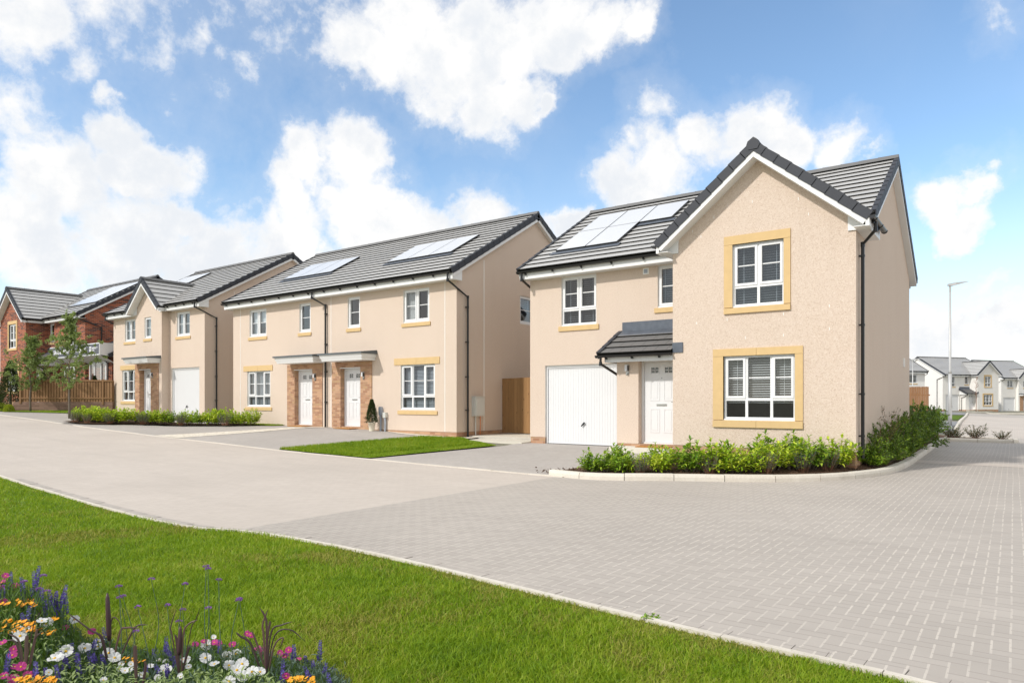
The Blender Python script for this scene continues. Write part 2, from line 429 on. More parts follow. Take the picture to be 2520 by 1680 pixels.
def poly_sheet(name, poly, dz, mat, step=.5, kind='structure', zf=None):
    """any polygon draped on the terrain: triangulated from a fine clip against a grid"""
    xs = [p[0] for p in poly]; ys = [p[1] for p in poly]
    vs = []; fs = []
    def clip(pl, ax, v, keep_gt):
        out = []
        for i in range(len(pl)):
            a, b = pl[i], pl[(i+1) % len(pl)]
            ia = (a[ax] >= v) if keep_gt else (a[ax] <= v); ib = (b[ax] >= v) if keep_gt else (b[ax] <= v)
            if ia: out.append(a)
            if ia != ib:
                t = (v-a[ax])/(b[ax]-a[ax]); out.append((a[0]+(b[0]-a[0])*t, a[1]+(b[1]-a[1])*t))
        return out
    x = math.floor(min(xs)/step)*step
    while x < max(xs):
        col = clip(clip(poly, 0, x, True), 0, x+step, False)
        if len(col) > 2:
            y = math.floor(min(ys)/step)*step
            while y < max(ys):
                c = clip(clip(col, 1, y, True), 1, y+step, False)
                if len(c) > 2:
                    n = len(vs); vs += [(p[0], p[1], (zf or gz)(p[0], p[1])+dz) for p in c]; fs.append(tuple(range(n, n+len(c))))
                y += step
        x += step
    mb = MB(); mb.add(vs, fs); o = mb.build(name, mat); tag(o, kind=kind); return o

def kerb(name, pts, prof, mat, stone=0., gap=.006):
    """profile (offset to the left of travel, height) swept along pts on the terrain, cut into stones"""
    P = [V((p[0], p[1])) for p in pts]; s = [0.]
    for a, b in zip(P, P[1:]): s.append(s[-1]+(b-a).length)
    def at(d):
        for i in range(len(P)-1):
            if d <= s[i+1]: 
                t = (d-s[i])/(s[i+1]-s[i]); q = P[i].lerp(P[i+1], t)
                a = (P[min(i+1, len(P)-1)]-P[i]).normalized(); return q, V((-a.y, a.x))
        a = (P[-1]-P[-2]).normalized(); return P[-1], V((-a.y, a.x))
    L = s[-1]; mb = MB(); n = len(prof)
    step = stone or L
    k = max(1, round(L/step)); step = L/k
    for q in range(k):
        a, b = q*step+(gap if stone else 0), (q+1)*step-(gap if stone else 0)
        m = max(1, int((b-a)/.35)); jit = random.uniform(-.004, .004) if stone else 0
        rings = []
        for r in range(m+1):
            c, nn = at(a+(b-a)*r/m)
            rings.append([(c.x+nn.x*o, c.y+nn.y*o, gz(c.x, c.y)+h+jit) for o, h in prof])
        vs = [p for rg in rings for p in rg]; fs = [(r*n+i, r*n+i+1, (r+1)*n+i+1, (r+1)*n+i) for r in range(m) for i in range(n-1)]
        fs += [tuple(range(n)), tuple(m*n+i for i in range(n-1, -1, -1))]
        mb.add(vs, fs)
    o = mb.build(name, mat); tag(o, kind='structure'); return o

# ground everywhere
def gmain():
    xs = [-900, -400, -200, -120]+[-100+i*2 for i in range(20)]+[-60+i for i in range(56)]+[-4+.25*i for i in range(20)]+[1+i for i in range(10)]+[12, 16, 24, 40, 80, 200, 500, 900]
    ys = [-900, -300, -100, -40, -15, -6]+[-4+.5*i for i in range(90)]+[42+2*i for i in range(30)]+[110, 140, 200, 400, 900, 2500]
    xs = sorted(set(xs)); ys = sorted(set(ys)); vs = []
    for x in xs:
        for y in ys: vs.append((x, y, gz(x, y)-.03-(.6 if max(abs(x), abs(y)) > 300 else 0)))
    n = len(ys); fs = [(i*n+j, (i+1)*n+j, (i+1)*n+j+1, i*n+j+1) for i in range(len(xs)-1) for j in range(n-1)]
    mb = MB(); mb.add(vs, fs); tag(mb.build('ground', 'field', None, True), kind='structure')
gmain()

near = spline([(-40, 6.6), (-22, 5.3), (-15.3, 4.82), (-12.8, 4.62), (-9.33, 4.42), (-7.76, 4.46), (-7.17, 4.62), (-6.14, 4.66), (-4.56, 4.58), (-3.08, 4.43), (-1.98, 4.31), (-1.17, 4.24), (-.45, 4.2), (.6, 4.0), (2.0, 3.4), (3.2, 2.2), (4.0, 0.), (4.2, -4)], 8)
def near_y(x):
    for a, b in zip(near, near[1:]):
        if a[0] <= x <= b[0] and b[0] > a[0]: return a[1]+(b[1]-a[1])*(x-a[0])/(b[0]-a[0])
    return near[0][1] if x < near[0][0] else -4
# road: tan herringbone left of x=-7.45, grey to the right of it
grid_sheet('road', -70, -7.45, 130, lambda x: near_y(x)+.02, 11.9, 10, 0., 'paving_tan')
grid_sheet('road', -7.45, -2.0, 60, lambda x: near_y(x)+.02, lambda x: bed_y(x)+.02, 24, .0, 'paving_grey')
grid_sheet('road', -2.0, 4.2, 30, lambda x: near_y(x)+.02 if x < 4.2 else -4, 34, 60, 0., 'paving_grey')
grid_sheet('road', 4.2, 14, 10, -6, 34, 40, 0., 'paving_grey')
poly_sheet('road', [(-2.1, 34), (14, 34), (14, 88), (-3.9, 88), (-3.2, 70), (-2.7, 53), (-2.2, 40)], .0, 'paving_tan', 3)
poly_sheet('road', [(-1.95, 19.15), (9, 19.15), (9, 20.05), (-1.95, 20.05)], .004, 'paving_tan', 2)
poly_sheet('road', [(-3.3, 74), (14, 74), (14, 88), (-3.9, 88)], .004, 'paving_grey', 3)
poly_sheet('road', [(-2.3, 38), (-2.75, 53), (-10, 60), (-10, 50), (-6, 40)], .004, 'tarmac', 2)
poly_sheet('lawn', [(-3.2, 58), (-3.7, 76), (-12, 80), (-10, 62)], .006, 'turf', 2)
poly_sheet('road', [(-3.9, 88), (-3.5, 79), (-12, 84), (-20, 104), (-8, 107)], .006, 'tarmac', 2)
# driveways
poly_sheet('driveway', [(-13.1, 11.9), (-8.1, 11.9), (-7.6, 12.0), (-6.6, 14.3), (-6.45, 15.6), (-8.1, 15.6), (-8.2, 16.5), (-11.3, 16.5), (-11.3, 15.2)], .004, 'paving_drive')
poly_sheet('driveway', [(-22.0, 11.9), (-16.9, 11.9), (-15.4, 14.3), (-14.6, 15.6), (-14.6, 16.2), (-16.2, 16.45), (-20.1, 16.45)], .004, 'paving_drive')
poly_sheet('driveway', [(-31.2, 11.9), (-21.9, 11.9), (-20.0, 16.45), (-22.6, 16.45), (-22.7, 15.8), (-24.0, 15.2), (-27.4, 13.8), (-30.0, 12.3)], .004, 'paving_drive')
poly_sheet('driveway', [(-52, 11.9), (-31.4, 11.9), (-24.5, 15.9), (-25, 16.4), (-33.5, 16.2), (-34.5, 14.9), (-39.7, 12.7), (-52, 12.7)], .004, 'paving_drive')
poly_sheet('gravel_strip', [(-23.8, 11.95), (-22.3, 11.95), (-19.95, 16.38), (-20.6, 16.38)], .012, 'gravel', .4)
# lawns
poly_sheet('lawn', [(-16.9, 11.97), (-13.15, 11.97), (-11.5, 15.1), (-13.4, 16.0), (-14.7, 15.6), (-15.5, 14.3)], .02, 'turf_light', .4)
poly_sheet('lawn', [(-25.5, 15.75), (-24, 15.35), (-22.75, 15.9), (-22.75, 16.4), (-26.2, 16.4)], .02, 'turf_light', .4)
poly_sheet('lawn', [(-55, 12.75), (-39.7, 12.75), (-34.5, 14.95), (-33.6, 16.0), (-36.9, 16.4), (-40.4, 15.0), (-55, 15.2)], .02, 'turf_light', .5)
poly_sheet('lawn', [(-6.3, 14.1), (-2.9, 14.3), (-2.6, 15.2), (-6.3, 15.2)], .03, 'turf_light', .4)
poly_sheet('gravel_strip', [(-16.3, 16.08), (-14.3, 15.9), (-13.5, 16.3), (-13.9, 19), (-14.2, 19), (-14.1, 16.42), (-17.3, 16.42)], .014, 'gravel', .3)
# planting beds
poly_sheet('soil_bed', [(-7.75, 12.02), (-6.9, 11.78), (-6.2, 11.85), (-5.5, 12.15), (-4.87, 12.5), (-4.1, 12.9), (-3.5, 13.35), (-3.0, 13.95), (-2.62, 14.6), (-2.3, 15.4), (-2.15, 16.4), (-2.08, 20), (-2.2, 30), (-2.2, 33), (-5, 33), (-2.56, 24), (-2.56, 15.2), (-6.3, 14.2), (-7.2, 13.2)], .075, 'soil', .3)
poly_sheet('soil_bed', [(-2.1, 30.15), (0, 29.95), (0, 30.7), (-2.1, 32)], .09, 'soil', .4)
poly_sheet('soil_bed', [(-31.6, 12.1), (-29.7, 12.35), (-27.3, 14.0), (-23.4, 15.45), (-23.2, 16.0), (-27.2, 14.9), (-31.6, 13.2)], .05, 'soil', .4)
# kerbs and edgings
KP = [(-.005, -.02), (-.005, .07), (.01, .115), (.035, .125), (.15, .125), (.15, .02)]
kerb('kerb', [(p[0], p[1]) for p in bedk][5:], KP, 'kerbstone', .9)
kerb('kerb', [(-13.0, 11.84), (-10.5, 11.84), (-8.15, 11.82), (-7.6, 11.78), (-7.25, 11.68)], [(0, -.01), (0, .016), (.11, .016), (.11, -.01)], 'kerbstone', .9)
kerb('kerb', [(-60, 11.84), (-31, 11.84)], [(0, -.01), (0, .012), (.10, .012), (.10, -.01)], 'kerbstone', .9)
kerb('kerb', [(-30, 11.84), (-13.0, 11.84)], [(0, -.01), (0, .012), (.10, .012), (.10, -.01)], 'kerbstone', .9)
kerb('kerb', [(-2.1, 30.1), (-.6, 30.0), (.05, 29.95), (.15, 30.1), (.1, 30.9)], KP, 'kerbstone', .9)
kerb('kerb', [(.1, 30.9), (-2.0, 32.2)], KP, 'kerbstone', .9)
kerb('kerb', [(-2.2, 40), (-2.7, 53), (-3.2, 70), (-3.9, 88), (-2.5, 92), (1, 95), (8, 99)], KP, 'kerbstone', .9)
kerb('kerb', [(p[0], p[1]) for p in near[::-1]], [(0, -.02), (0, .035), (.012, .045), (.06, .045), (.06, -.02)], 'kerbstone', .9, .003)
# a course of blocks laid lengthwise beside the lawn edging
kerb('kerb', [(p[0], p[1]+.0) for p in near if -15 < p[0] < 0], [(.005, .002), (.005, .008), (.20, .008), (.20, .002)], 'paving_grey', .2, .002)
# ------------------------------------------------------------------ house building kit
RZ90 = Matrix.Rotation(R(90), 4, 'Z')
def front_T(y): return Matrix.Translation((0, y, 0))               # u -> x, depth -> +y
def side_T(x): return Matrix.Translation((x, 0, 0)) @ RZ90         # u -> y, depth -> -x  (wall facing +x)

def wall(mb, outer, holes, T, depth=.11):
    """flat wall with window openings and their reveals; material 0 wall, 1 reveal"""
    old = mb.T; mb.T = T
    loops = [[V((u, 0, z)) for u, z in outer]]
    for (a, b, c, d) in holes: loops.append([V((a, 0, c)), V((a, 0, d)), V((b, 0, d)), V((b, 0, c))])
    flat = [p for l in loops for p in l]
    tris = tessellate_polygon([[(p.x, p.z, 0) for p in l] for l in loops])
    mb.mi = 0; mb.add(flat, [tuple(t) for t in tris])
    for (a, b, c, d) in holes:
        mb.mi = 1
        mb.quad((a, 0, c), (a, depth, c), (a, depth, d), (a, 0, d)); mb.quad((b, 0, c), (b, 0, d), (b, depth, d), (b, depth, c))
        mb.quad((a, 0, d), (a, depth, d), (b, depth, d), (b, 0, d)); mb.quad((a, 0, c), (b, 0, c), (b, depth, c), (a, depth, c))
    mb.mi = 0; mb.T = old

class House:
    def __init__(s, name, loc, rot, mir, mats, label, cat='house', group=None, detail=1):
        s.root = empty(name, loc, rot); s.mir = mir; s.mt = mats; s.detail = detail
        tag(s.root, label, cat, group); s.vl = []; s.bl = []
    def put(s, mb, name, mats, parent=None, smooth=False):
        return mb.build(name, mats, parent or s.root, smooth, s.mir)
    # --- windows -------------------------------------------------------
    def window(s, T, x0, x1, z0, z1, cols, lower=0., bar=True, blind='dark', dep=.09, sill=None, head=None):
        fr = MB(T); gl = MB(T); bl = MB(T)
        d0, d1 = dep-.035, dep+.03
        ft = .045
        fr.box(x0, x1, d0, d1, z0, z0+ft+.02); fr.box(x0, x1, d0, d1, z1-ft, z1)
        fr.box(x0, x0+ft, d0, d1, z0+ft+.02, z1-ft); fr.box(x1-ft, x1, d0, d1, z0+ft+.02, z1-ft)
        fr.box(x0-.0, x1+.0, dep-.075, d0+.001, z0-.0, z0+.028)
        zin0, zin1 = z0+ft+.02, z1-ft; xi0, xi1 = x0+ft, x1-ft
        W = xi1-xi0
        if isinstance(cols, int): cols = [1]*cols
        tot = sum(cols); edges = [xi0]
        for c in cols: edges.append(edges[-1]+W*c/tot)
        zl = zin0+(zin1-zin0)*lower if lower else zin0
        for e in edges[1:-1]: fr.box(e-.028, e+.028, d0+.006, d1-.003, zin0, zin1)
        if lower: fr.box(xi0, xi1, d0+.004, d1, zl-.03, zl+.03)
        n = len(cols)
        for k in range(n):
            a = edges[k]+(.028 if k else 0); b = edges[k+1]-(.028 if k < n-1 else 0)
            sash = not (n == 3 and k == 1)
            za, zb = (zl+.03 if lower else zin0), zin1
            if sash:        # opening casement, proud of the frame
                cw = .045; e0 = d0-.012
                fr.box(a-.008, b+.008, e0, d1-.01, za-.008, za+cw); fr.box(a-.008, b+.008, e0, d1-.01, zb-cw, zb+.008)
                fr.box(a-.008, a+cw, e0, d1-.01, za+cw, zb-cw); fr.box(b-cw, b+.008, e0, d1-.01, za+cw, zb-cw)
                a2, b2, za2, zb2 = a+cw, b-cw, za+cw, zb-cw
            else: a2, b2, za2, zb2 = a+.012, b-.012, za+.012, zb-.012
            gl.quad((a2, dep, za2), (b2, dep, za2), (b2, dep, zb2), (a2, dep, zb2))
            if bar:
                zm = (za2+zb2)/2; fr.box(a2, b2, dep-.008, dep+.008, zm-.011, zm+.011)
            if lower:
                gl.quad((a, dep, zin0), (b, dep, zin0), (b, dep, zl-.03), (a, dep, zl-.03))
        w = s.put(fr, 'window', 'pvc_white')
        s.put(gl, 'pane', 'glass', w)
        if s.detail:
            dd = dep+.09
            bm = 'blind_white'
            if blind in ('open', 'closed', 'faint'):
                pitch = {'open': .052, 'closed': .046, 'faint': .055}[blind]; h = {'open': .013, 'closed': .030, 'faint': .006}[blind]
                bot = zl-.06 if blind == 'open' else zin0
                z = zin1
                while z > bot:
                    bl.quad((xi0, dd, z-h), (xi1, dd, z-h), (xi1, dd+.035, z+.004), (xi0, dd+.035, z+.004)); z -= pitch
                for q in range(2): 
                    xx = xi0+W*(.15+.7*q); bl.box(xx-.004, xx+.004, dd-.003, dd, bot, zin1)
                bl.box(xi0, xi1, dd, dd+.04, bot-.02, bot)
                bm = 'blind_grey' if blind != 'open' else 'blind_white'
            elif blind == 'roller':
                bl.quad((xi0, dd, zin0+.55*(zin1-zin0)), (xi1, dd, zin0+.55*(zin1-zin0)), (xi1, dd, zin1), (xi0, dd, zin1))
                bl.box(xi0, xi1, dd, dd+.02, zin0+.53*(zin1-zin0), zin0+.55*(zin1-zin0))
                for a, b in ((xi0, xi0+.32*W), (xi1-.25*W, xi1)):
                    m = 10
                    for q in range(m):
                        u0, u1 = a+(b-a)*q/m, a+(b-a)*(q+1)/m
                        bl.quad((u0, dd+.05+.02*(q % 2), zin0), (u1, dd+.05+.02*((q+1) % 2), zin0), (u1, dd+.05+.02*((q+1) % 2), zin1), (u0, dd+.05+.02*(q % 2), zin1))
                bm = 'blind_white'
            elif blind == 'curtain':
                for a, b in ((xi0, xi0+.45*W), (xi1-.2*W, xi1)):
                    m = 12
                    for q in range(m):
                        u0, u1 = a+(b-a)*q/m, a+(b-a)*(q+1)/m
                        bl.quad((u0, dd+.02*(q % 2), zin0), (u1, dd+.02*((q+1) % 2), zin0), (u1, dd+.02*((q+1) % 2), zin1), (u0, dd+.02*(q % 2), zin1))
                bm = 'curtain'
            if bl.v: s.put(bl, 'curtain' if blind == 'curtain' else 'blind', bm, w)
            rm = MB(T)      # dark backing behind the glass, the room's dimness put into its colour
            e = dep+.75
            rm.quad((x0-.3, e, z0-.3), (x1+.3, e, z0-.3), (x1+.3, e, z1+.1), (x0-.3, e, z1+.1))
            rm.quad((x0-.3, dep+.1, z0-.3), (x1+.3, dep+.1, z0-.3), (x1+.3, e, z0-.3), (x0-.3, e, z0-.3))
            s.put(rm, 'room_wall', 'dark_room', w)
        if sill:            # (x0, x1, z0, z1)
            sb = MB(T); xm = (sill[0]+sill[1])/2
            two = sill[1]-sill[0] > 1.4
            for a, b in (((sill[0], xm-.003), (xm+.003, sill[1])) if two else ((sill[0], sill[1]),)):
                sb.prism([(a, -.035, sill[2]), (a, -.035, sill[3]-.012), (a, dep-.05, sill[3]+.006), (a, dep-.05, sill[2])], (b-a, 0, 0))
            s.put(sb, 'sill', 'sandstone', w)
        if head:
            hb = MB(T); xm = (head[0]+head[1])/2
            for a, b in ((head[0], xm-.003), (xm+.003, head[1])): hb.box(a, b, -.022, .05, head[2], head[3])
            s.put(hb, 'lintel', 'sandstone', w)
        return w
    def surround(s, T, w, ox0, ox1, oz0, oz1, ix0, ix1, iz0, iz1, split=True):
        mb = MB(T); y0 = -.025; y1 = .055
        xm = (ox0+ox1)/2
        for a, b in (((ox0, xm-.003), (xm+.003, ox1)) if split else ((ox0, ox1),)):
            mb.box(a, b, y0, y1, iz1, oz1)
            mb.prism([(a-.0, -.045, oz0), (a, -.045, iz0-.015), (a, y1, iz0+.004), (a, y1, oz0)], (b-a, 0, 0))
        mb.box(ox0, ix0, y0, y1, iz0+.004, iz1-.005); mb.box(ix1, ox1, y0, y1, iz0+.004, iz1-.005)
        s.put(mb, 'surround', 'sandstone', w)
    # --- doors -----------------------------------------------------------
    def door(s, T, x0, x1, z0, z1, dep):
        fr = MB(T); fw = .06
        fr.box(x0, x0+fw, dep-.02, dep+.06, z0, z1); fr.box(x1-fw, x1, dep-.02, dep+.06, z0, z1); fr.box(x0+fw, x1-fw, dep-.02, dep+.06, z1-fw, z1)
        fr.box(x0+fw, x1-fw, dep-.03, dep+.06, z0, z0+.035)
        f = s.put(fr, 'door_frame', 'pvc_white')
        a, b, c, d = x0+fw+.004, x1-fw-.004, z0+.04, z1-fw-.004; W = b-a; H = d-c
        lf = MB(T); y = dep+.012
        # leaf with openings for the two small lights, raised panels below
        gx = [(a+W*.20, a+W*.41), (a+W*.59, a+W*.80)]; g0, g1 = c+H*.865, c+H*.935
        lf.box(a, b, y, y+.03, c, g0); lf.box(a, b, y, y+.03, g1, d)
        lf.box(a, gx[0][0], y, y+.03, g0, g1); lf.box(gx[0][1], gx[1][0], y, y+.03, g0, g1); lf.box(gx[1][1], b, y, y+.03, g0, g1)
        for u0, u1 in gx:
            um = (u0+u1)/2; zm = (g0+g1)/2
            lf.box(um-.007, um+.007, y, y+.012, g0, g1); lf.box(u0, u1, y, y+.012, zm-.006, zm+.006)
            for q in ((u0-.022, u0, g0-.022, g1+.022), (u1, u1+.022, g0-.022, g1+.022), (u0, u1, g0-.022, g0), (u0, u1, g1, g1+.022)): lf.box(q[0], q[1], y-.008, y, q[2], q[3])
            for p0, p1 in ((c+H*.12, c+H*.42), (c+H*.52, c+H*.79)):
                e0, e1 = u0-.03, u1+.03; m = .022
                for q in ((e0, e0+m, p0, p1), (e1-m, e1, p0, p1), (e0+m, e1-m, p0, p0+m), (e0+m, e1-m, p1-m, p1)): lf.box(q[0], q[1], y-.009, y, q[2], q[3])
                i = m+.03
                lf.box(e0+i, e1-i, y-.007, y, p0+i, p1-i)
        dr = s.put(lf, 'door', 'door_white')
        gp = MB(T)
        for u0, u1 in gx: gp.quad((u0, y+.014, g0), (u1, y+.014, g0), (u1, y+.014, g1), (u0, y+.014, g1))
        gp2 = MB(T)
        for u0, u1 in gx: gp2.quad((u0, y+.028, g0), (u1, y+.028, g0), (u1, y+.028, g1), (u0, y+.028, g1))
        s.put(gp, 'door_pane', 'glass', dr); s.put(gp2, 'room_wall', 'dark_room', dr)  # dark sheet behind the door lights stands in for the dim hall
        hw = MB(T); xm = (a+b)/2
        hw.box(xm-.13, xm+.13, y-.014, y, c+H*.455, c+H*.478)
        s.put(hw, 'letter_plate', 'steel', dr)
        hn = MB(T); hn.box(b-.075, b-.05, y-.012, y, c+H*.42, c+H*.53)
        hn.tube([(b-.062, y-.01, c+H*.505), (b-.062, y-.05, c+H*.505), (b-.19, y-.052, c+H*.503)], .009, 6)
        s.put(hn, 'handle', 'steel', dr)
        pe = MB(T); pe.tube([(xm, y-.004, c+H*.80), (xm, y+.001, c+H*.80)], .010, 8)
        s.put(pe, 'spyhole', 'black_plastic', dr)
        return dr
    def garage_door(s, T, x0, x1, z0, z1, dep):
        fr = MB(T); fw = .045
        fr.box(x0, x0+fw, dep-.01, dep+.06, z0, z1); fr.box(x1-fw, x1, dep-.01, dep+.06, z0, z1); fr.box(x0+fw, x1-fw, dep-.01, dep+.06, z1-.07, z1)
        s.put(fr, 'garage_frame', 'pvc_white')
        mb = MB(T); a, b, c, d = x0+fw+.005, x1-fw-.005, z0+.02, z1-.075; y = dep+.02
        n = 28; p = (b-a)/n
        mb.box(a, b, y+.012, y+.03, c, d)
        for k in range(n):
            u = a+k*p
            mb.prism([(u+.006, y+.012, c+.03), (u+.012, y+.005, c+.03), (u+p-.004, y+.005, c+.03), (u+p, y+.012, c+.03)], (0, 0, d-c-.06))
        mb.box(a, b, y-.006, y+.012, c, c+.03); mb.box(a, b, y-.006, y+.012, d-.03, d)
        g_ = s.put(mb, 'garage_door', 'door_white')
        h = MB(T); xm = (a+b)/2; z = c+.55
        h.tube([(xm, y, z), (xm, y-.035, z)], .02, 8); h.tube([(xm-.05, y-.04, z-.05), (xm+.045, y-.04, z+.05)], [.017, .024], 6)
        s.put(h, 'handle', 'black_plastic', g_)
        st = MB(T); st.box(x0+fw, x1-fw, dep-.03, dep+.05, z0-.01, z0+.018)
        s.put(st, 'threshold_seal', 'black_plastic', g_)
    # --- roofs -----------------------------------------------------------
    def flush(s, roof):
        for n_, m_, lst in (('verge', 'verge_charcoal', s.vl), ('barge_board', 'fascia_white', s.bl)):
            for q in lst: s.put(q, n_, m_, roof)
        s.vl = []; s.bl = []
    def pieces(s, name, mat, parent, lst):
        for boxes in lst:
            mb = MB()
            for b in boxes:
                if len(b) == 6: mb.box(*b)
                else: mb.prism(*b)
            s.put(mb, name, mat, parent)
    def slope(s, tiles, verge, barge, P0, run, ext, n, va=True, vb=True, bh=.15, joint=0, bargeA=None, bargeB=None, vo=0.):
        P0, run, ext = V(P0), V(run), V(ext)
        N = ext.cross(run).normalized()
        if N.z < 0: N = -N
        e = ext.normalized(); st = run/n; L = ext.length; vmb = [MB(), MB()]
        for i in range(n):
            a = P0+st*i+N*.040; b = P0+st*(i+1)+N*.006; c = P0+st*i-N*.004
            tiles.mi = 0; tiles.add([a, a+ext, b+ext, b], [(0, 1, 2, 3)])
            tiles.mi = 1; c2 = c+run.normalized()*.012; a2 = a-N*.008
            tiles.add([c2, c2+ext, a2+ext, a2, a, a+ext], [(0, 1, 2, 3), (3, 2, 5, 4)])
            # open side joints between the tiles of a course, half-bonded
            if joint and s.detail:
                tiles.mi = 1; off = (i % 2)*joint*.5
                k = off+joint
                while k < L-.02:
                    q = a+e*k+N*.0012; tiles.add([q, q+e*.006, b+e*(k+.006)+N*.0012, b+e*k+N*.0012], [(0, 1, 2, 3)]); k += joint
            for side, on in ((0, va), (1, vb)):
                if not on: continue
                verge = vmb[side]
                o = P0+(ext if side else V((0, 0, 0))); out = e if side else -e
                q = o+st*i+N*(-.125); ln = st*1.05
                verge.obox(q-out*vo, out*.028, ln-N*.012, N*.175)
                verge.obox(q+N*.172-out*(.075+vo), out*.105, ln-N*.014, N*.014)
        tiles.mi = 0
        s.vl += [vmb[q] for q, on in ((0, va), (1, vb)) if on]
        for side, on in ((0, va), (1, vb)):
            if not on or barge is None: continue
            barge = MB(); s.bl.append(barge)
            o = P0+(ext if side else V((0, 0, 0))); out = e if side else -e
            ov = (bargeB if side else bargeA) or .12
            barge.obox(o+N*(-.125-.10)-out*(.012+vo), out*.02, run, N*.11)      # barge board
            barge.obox(o+N*(-.125-.10)-out*.012, -out*(ov-.0), run, N*.012)  # raking soffit
        # sarking under the tiles closes the roof
        tiles.mi = 1; u = -N*.05; tiles.add([P0+u, P0+ext+u, P0+ext+run+u, P0+run+u], [(0, 1, 2, 3)]); tiles.mi = 0
    def ridge(s, mb, A, B, r=.088, ln=.45):
        A, B = V(A), V(B); d = (B-A); L = d.length; d.normalize(); w = d.cross(V((0, 0, 1))).normalized(); u = V((0, 0, 1))
        n = max(1, round(L/ln)); st = L/n
        for i in range(n):
            p = A+d*st*i; q = A+d*(st*(i+1)+.012)
            r0, r1 = r*1.07, r*.98
            sec = lambda c, rr: [c+w*(-1.35*rr)-u*rr*.55, c+w*(-.75*rr)+u*rr*.35, c+w*(-.3*rr)+u*rr*.72, c+w*.3*rr+u*rr*.72, c+w*.75*rr+u*rr*.35, c+w*1.35*rr-u*rr*.55]
            a, b = sec(p, r0), sec(q, r1)
            mb.add(a+b, [(k, k+1, k+7, k+6) for k in range(5)]+[tuple(range(5, -1, -1)), tuple(range(6, 12))])
            mb.tube([p+u*r0*.7-w*.0, p+u*(r0*.7+.012)], .012, 5)
    def gutter(s, name_parent, A, B, fascia_n, brk=.9):
        """half-round gutter with fascia brackets; fascia_n points from gutter back to the fascia"""
        A, B = V(A), V(B); mb = MB(); d = (B-A).normalized(); u = V((0, 0, 1)); w = V(fascia_n).normalized()
        r = .058; n = 8; sec = [w*math.cos(math.pi*k/n)*r-u*math.sin(math.pi*k/n)*r for k in range(n+1)]
        sec2 = [q*.86+u*.0 for q in sec[::-1]]
        ring = sec+sec2; m = len(ring)
        vs = [A+q for q in ring]+[B+q for q in ring]
        mb.add(vs, [(k, (k+1) % m, (k+1) % m+m, k+m) for k in range(m)])
        for E_, sg in ((A, -1), (B, 1)):
            mb.add([E_+d*sg*.012+q*1.15 for q in sec]+[E_-d*sg*.012+q*1.15 for q in sec], [tuple(range(n, -1, -1)), tuple(range(n+1, 2*n+2))]+[(k, k+1, k+n+2, k+n+1) for k in range(n)])
        L = (B-A).length; k = .25
        while k < L-.1:
            c = A+d*k
            mb.add([c-d*.017+q*1.16 for q in sec]+[c+d*.017+q*1.16 for q in sec], [(j, j+1, j+n+2, j+n+1) for j in range(n)]+[tuple(range(n, -1, -1)), tuple(range(n+1, 2*n+2))])
            mb.obox(c-d*.014-u*.105-w*.0, d*.028, w*.085, u*.045)
            k += brk
        return s.put(mb, 'gutter', 'black_plastic', name_parent)
    def downpipe(s, pts, clips=(), parent=None, clipdir=(0, 1, 0), r=.034):
        mb = MB(); mb.tube(pts, r, 10)
        for p in pts[1:-1]: mb.tube([V(p)-V((0, 0, .05)), V(p)+V((0, 0, .05))], r*1.22, 10)
        x, y, _ = pts[-1]
        for z in clips:
            mb.tube([(x, y, z-.022), (x, y, z+.022)], r*1.25, 10)
            cd = V(clipdir); c = V((x, y, z)); sd = cd.cross(V((0, 0, 1)))
            mb.obox(c-sd*.055-V((0, 0, .013)), sd*.11, cd*.07, (0, 0, .026))
        s.put(mb, 'downpipe', 'black_plastic', parent, smooth=False)
    def wall_light(s, T, x, z):
        mb = MB(T); mb.box(x-.035, x+.045, -.018, 0, z-.13, z+.13)
        mb.tube([(x+.01, -.02, z-.10), (x+.01, -.055, z-.10)], .02, 8)
        b = s.put(mb, 'wall_light', 'steel')
        g_ = MB(T); g_.tube([(x-.005, -.065, z-.03), (x-.005, -.065, z+.12)], .038, 10)
        s.put(g_, 'light_shade', 'sign_panel', b)
        k = MB(T); k.tube([(x+.035, -.055, z-.02), (x+.035, -.055, z+.10)], .018, 6); s.put(k, 'light_bracket', 'black_plastic', b)
    def solar(s, P0, run, ext, x0, x1, t0, t1):
        """panel on a roof slope between distances x0..x1 along the eave and t0..t1 up the slope"""
        P0, run, ext = V(P0), V(run), V(ext); e = ext.normalized(); r = run.normalized(); N = e.cross(r)
        if N.z < 0: N = -N
        o = P0+e*x0+r*t0+N*.055; w = e*(x1-x0); h = r*(t1-t0)
        fr = MB(); fr.obox(o-N*.05, w, h, N*.085)
        f = s.put(fr, 'solar_panel', 'black_plastic')
        m = MB(); i = .014; m.obox(o+e*i+r*i+N*.03, w-e*2*i, h-r*2*i, N*.008)
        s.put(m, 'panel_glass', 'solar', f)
        return f
    def panel_apron(s, P0, run, ext, x0, x1, t0):
        P0, run, ext = V(P0), V(run), V(ext); e = ext.normalized(); r = run.normalized(); N = e.cross(r)
        if N.z < 0: N = -N
        mb = MB(); mb.obox(P0+e*(x0-.12)+r*(t0-.22)+N*.042, e*(x1-x0+.24), r*.23, N*.006)
        s.put(mb, 'panel_flashing', 'lead')
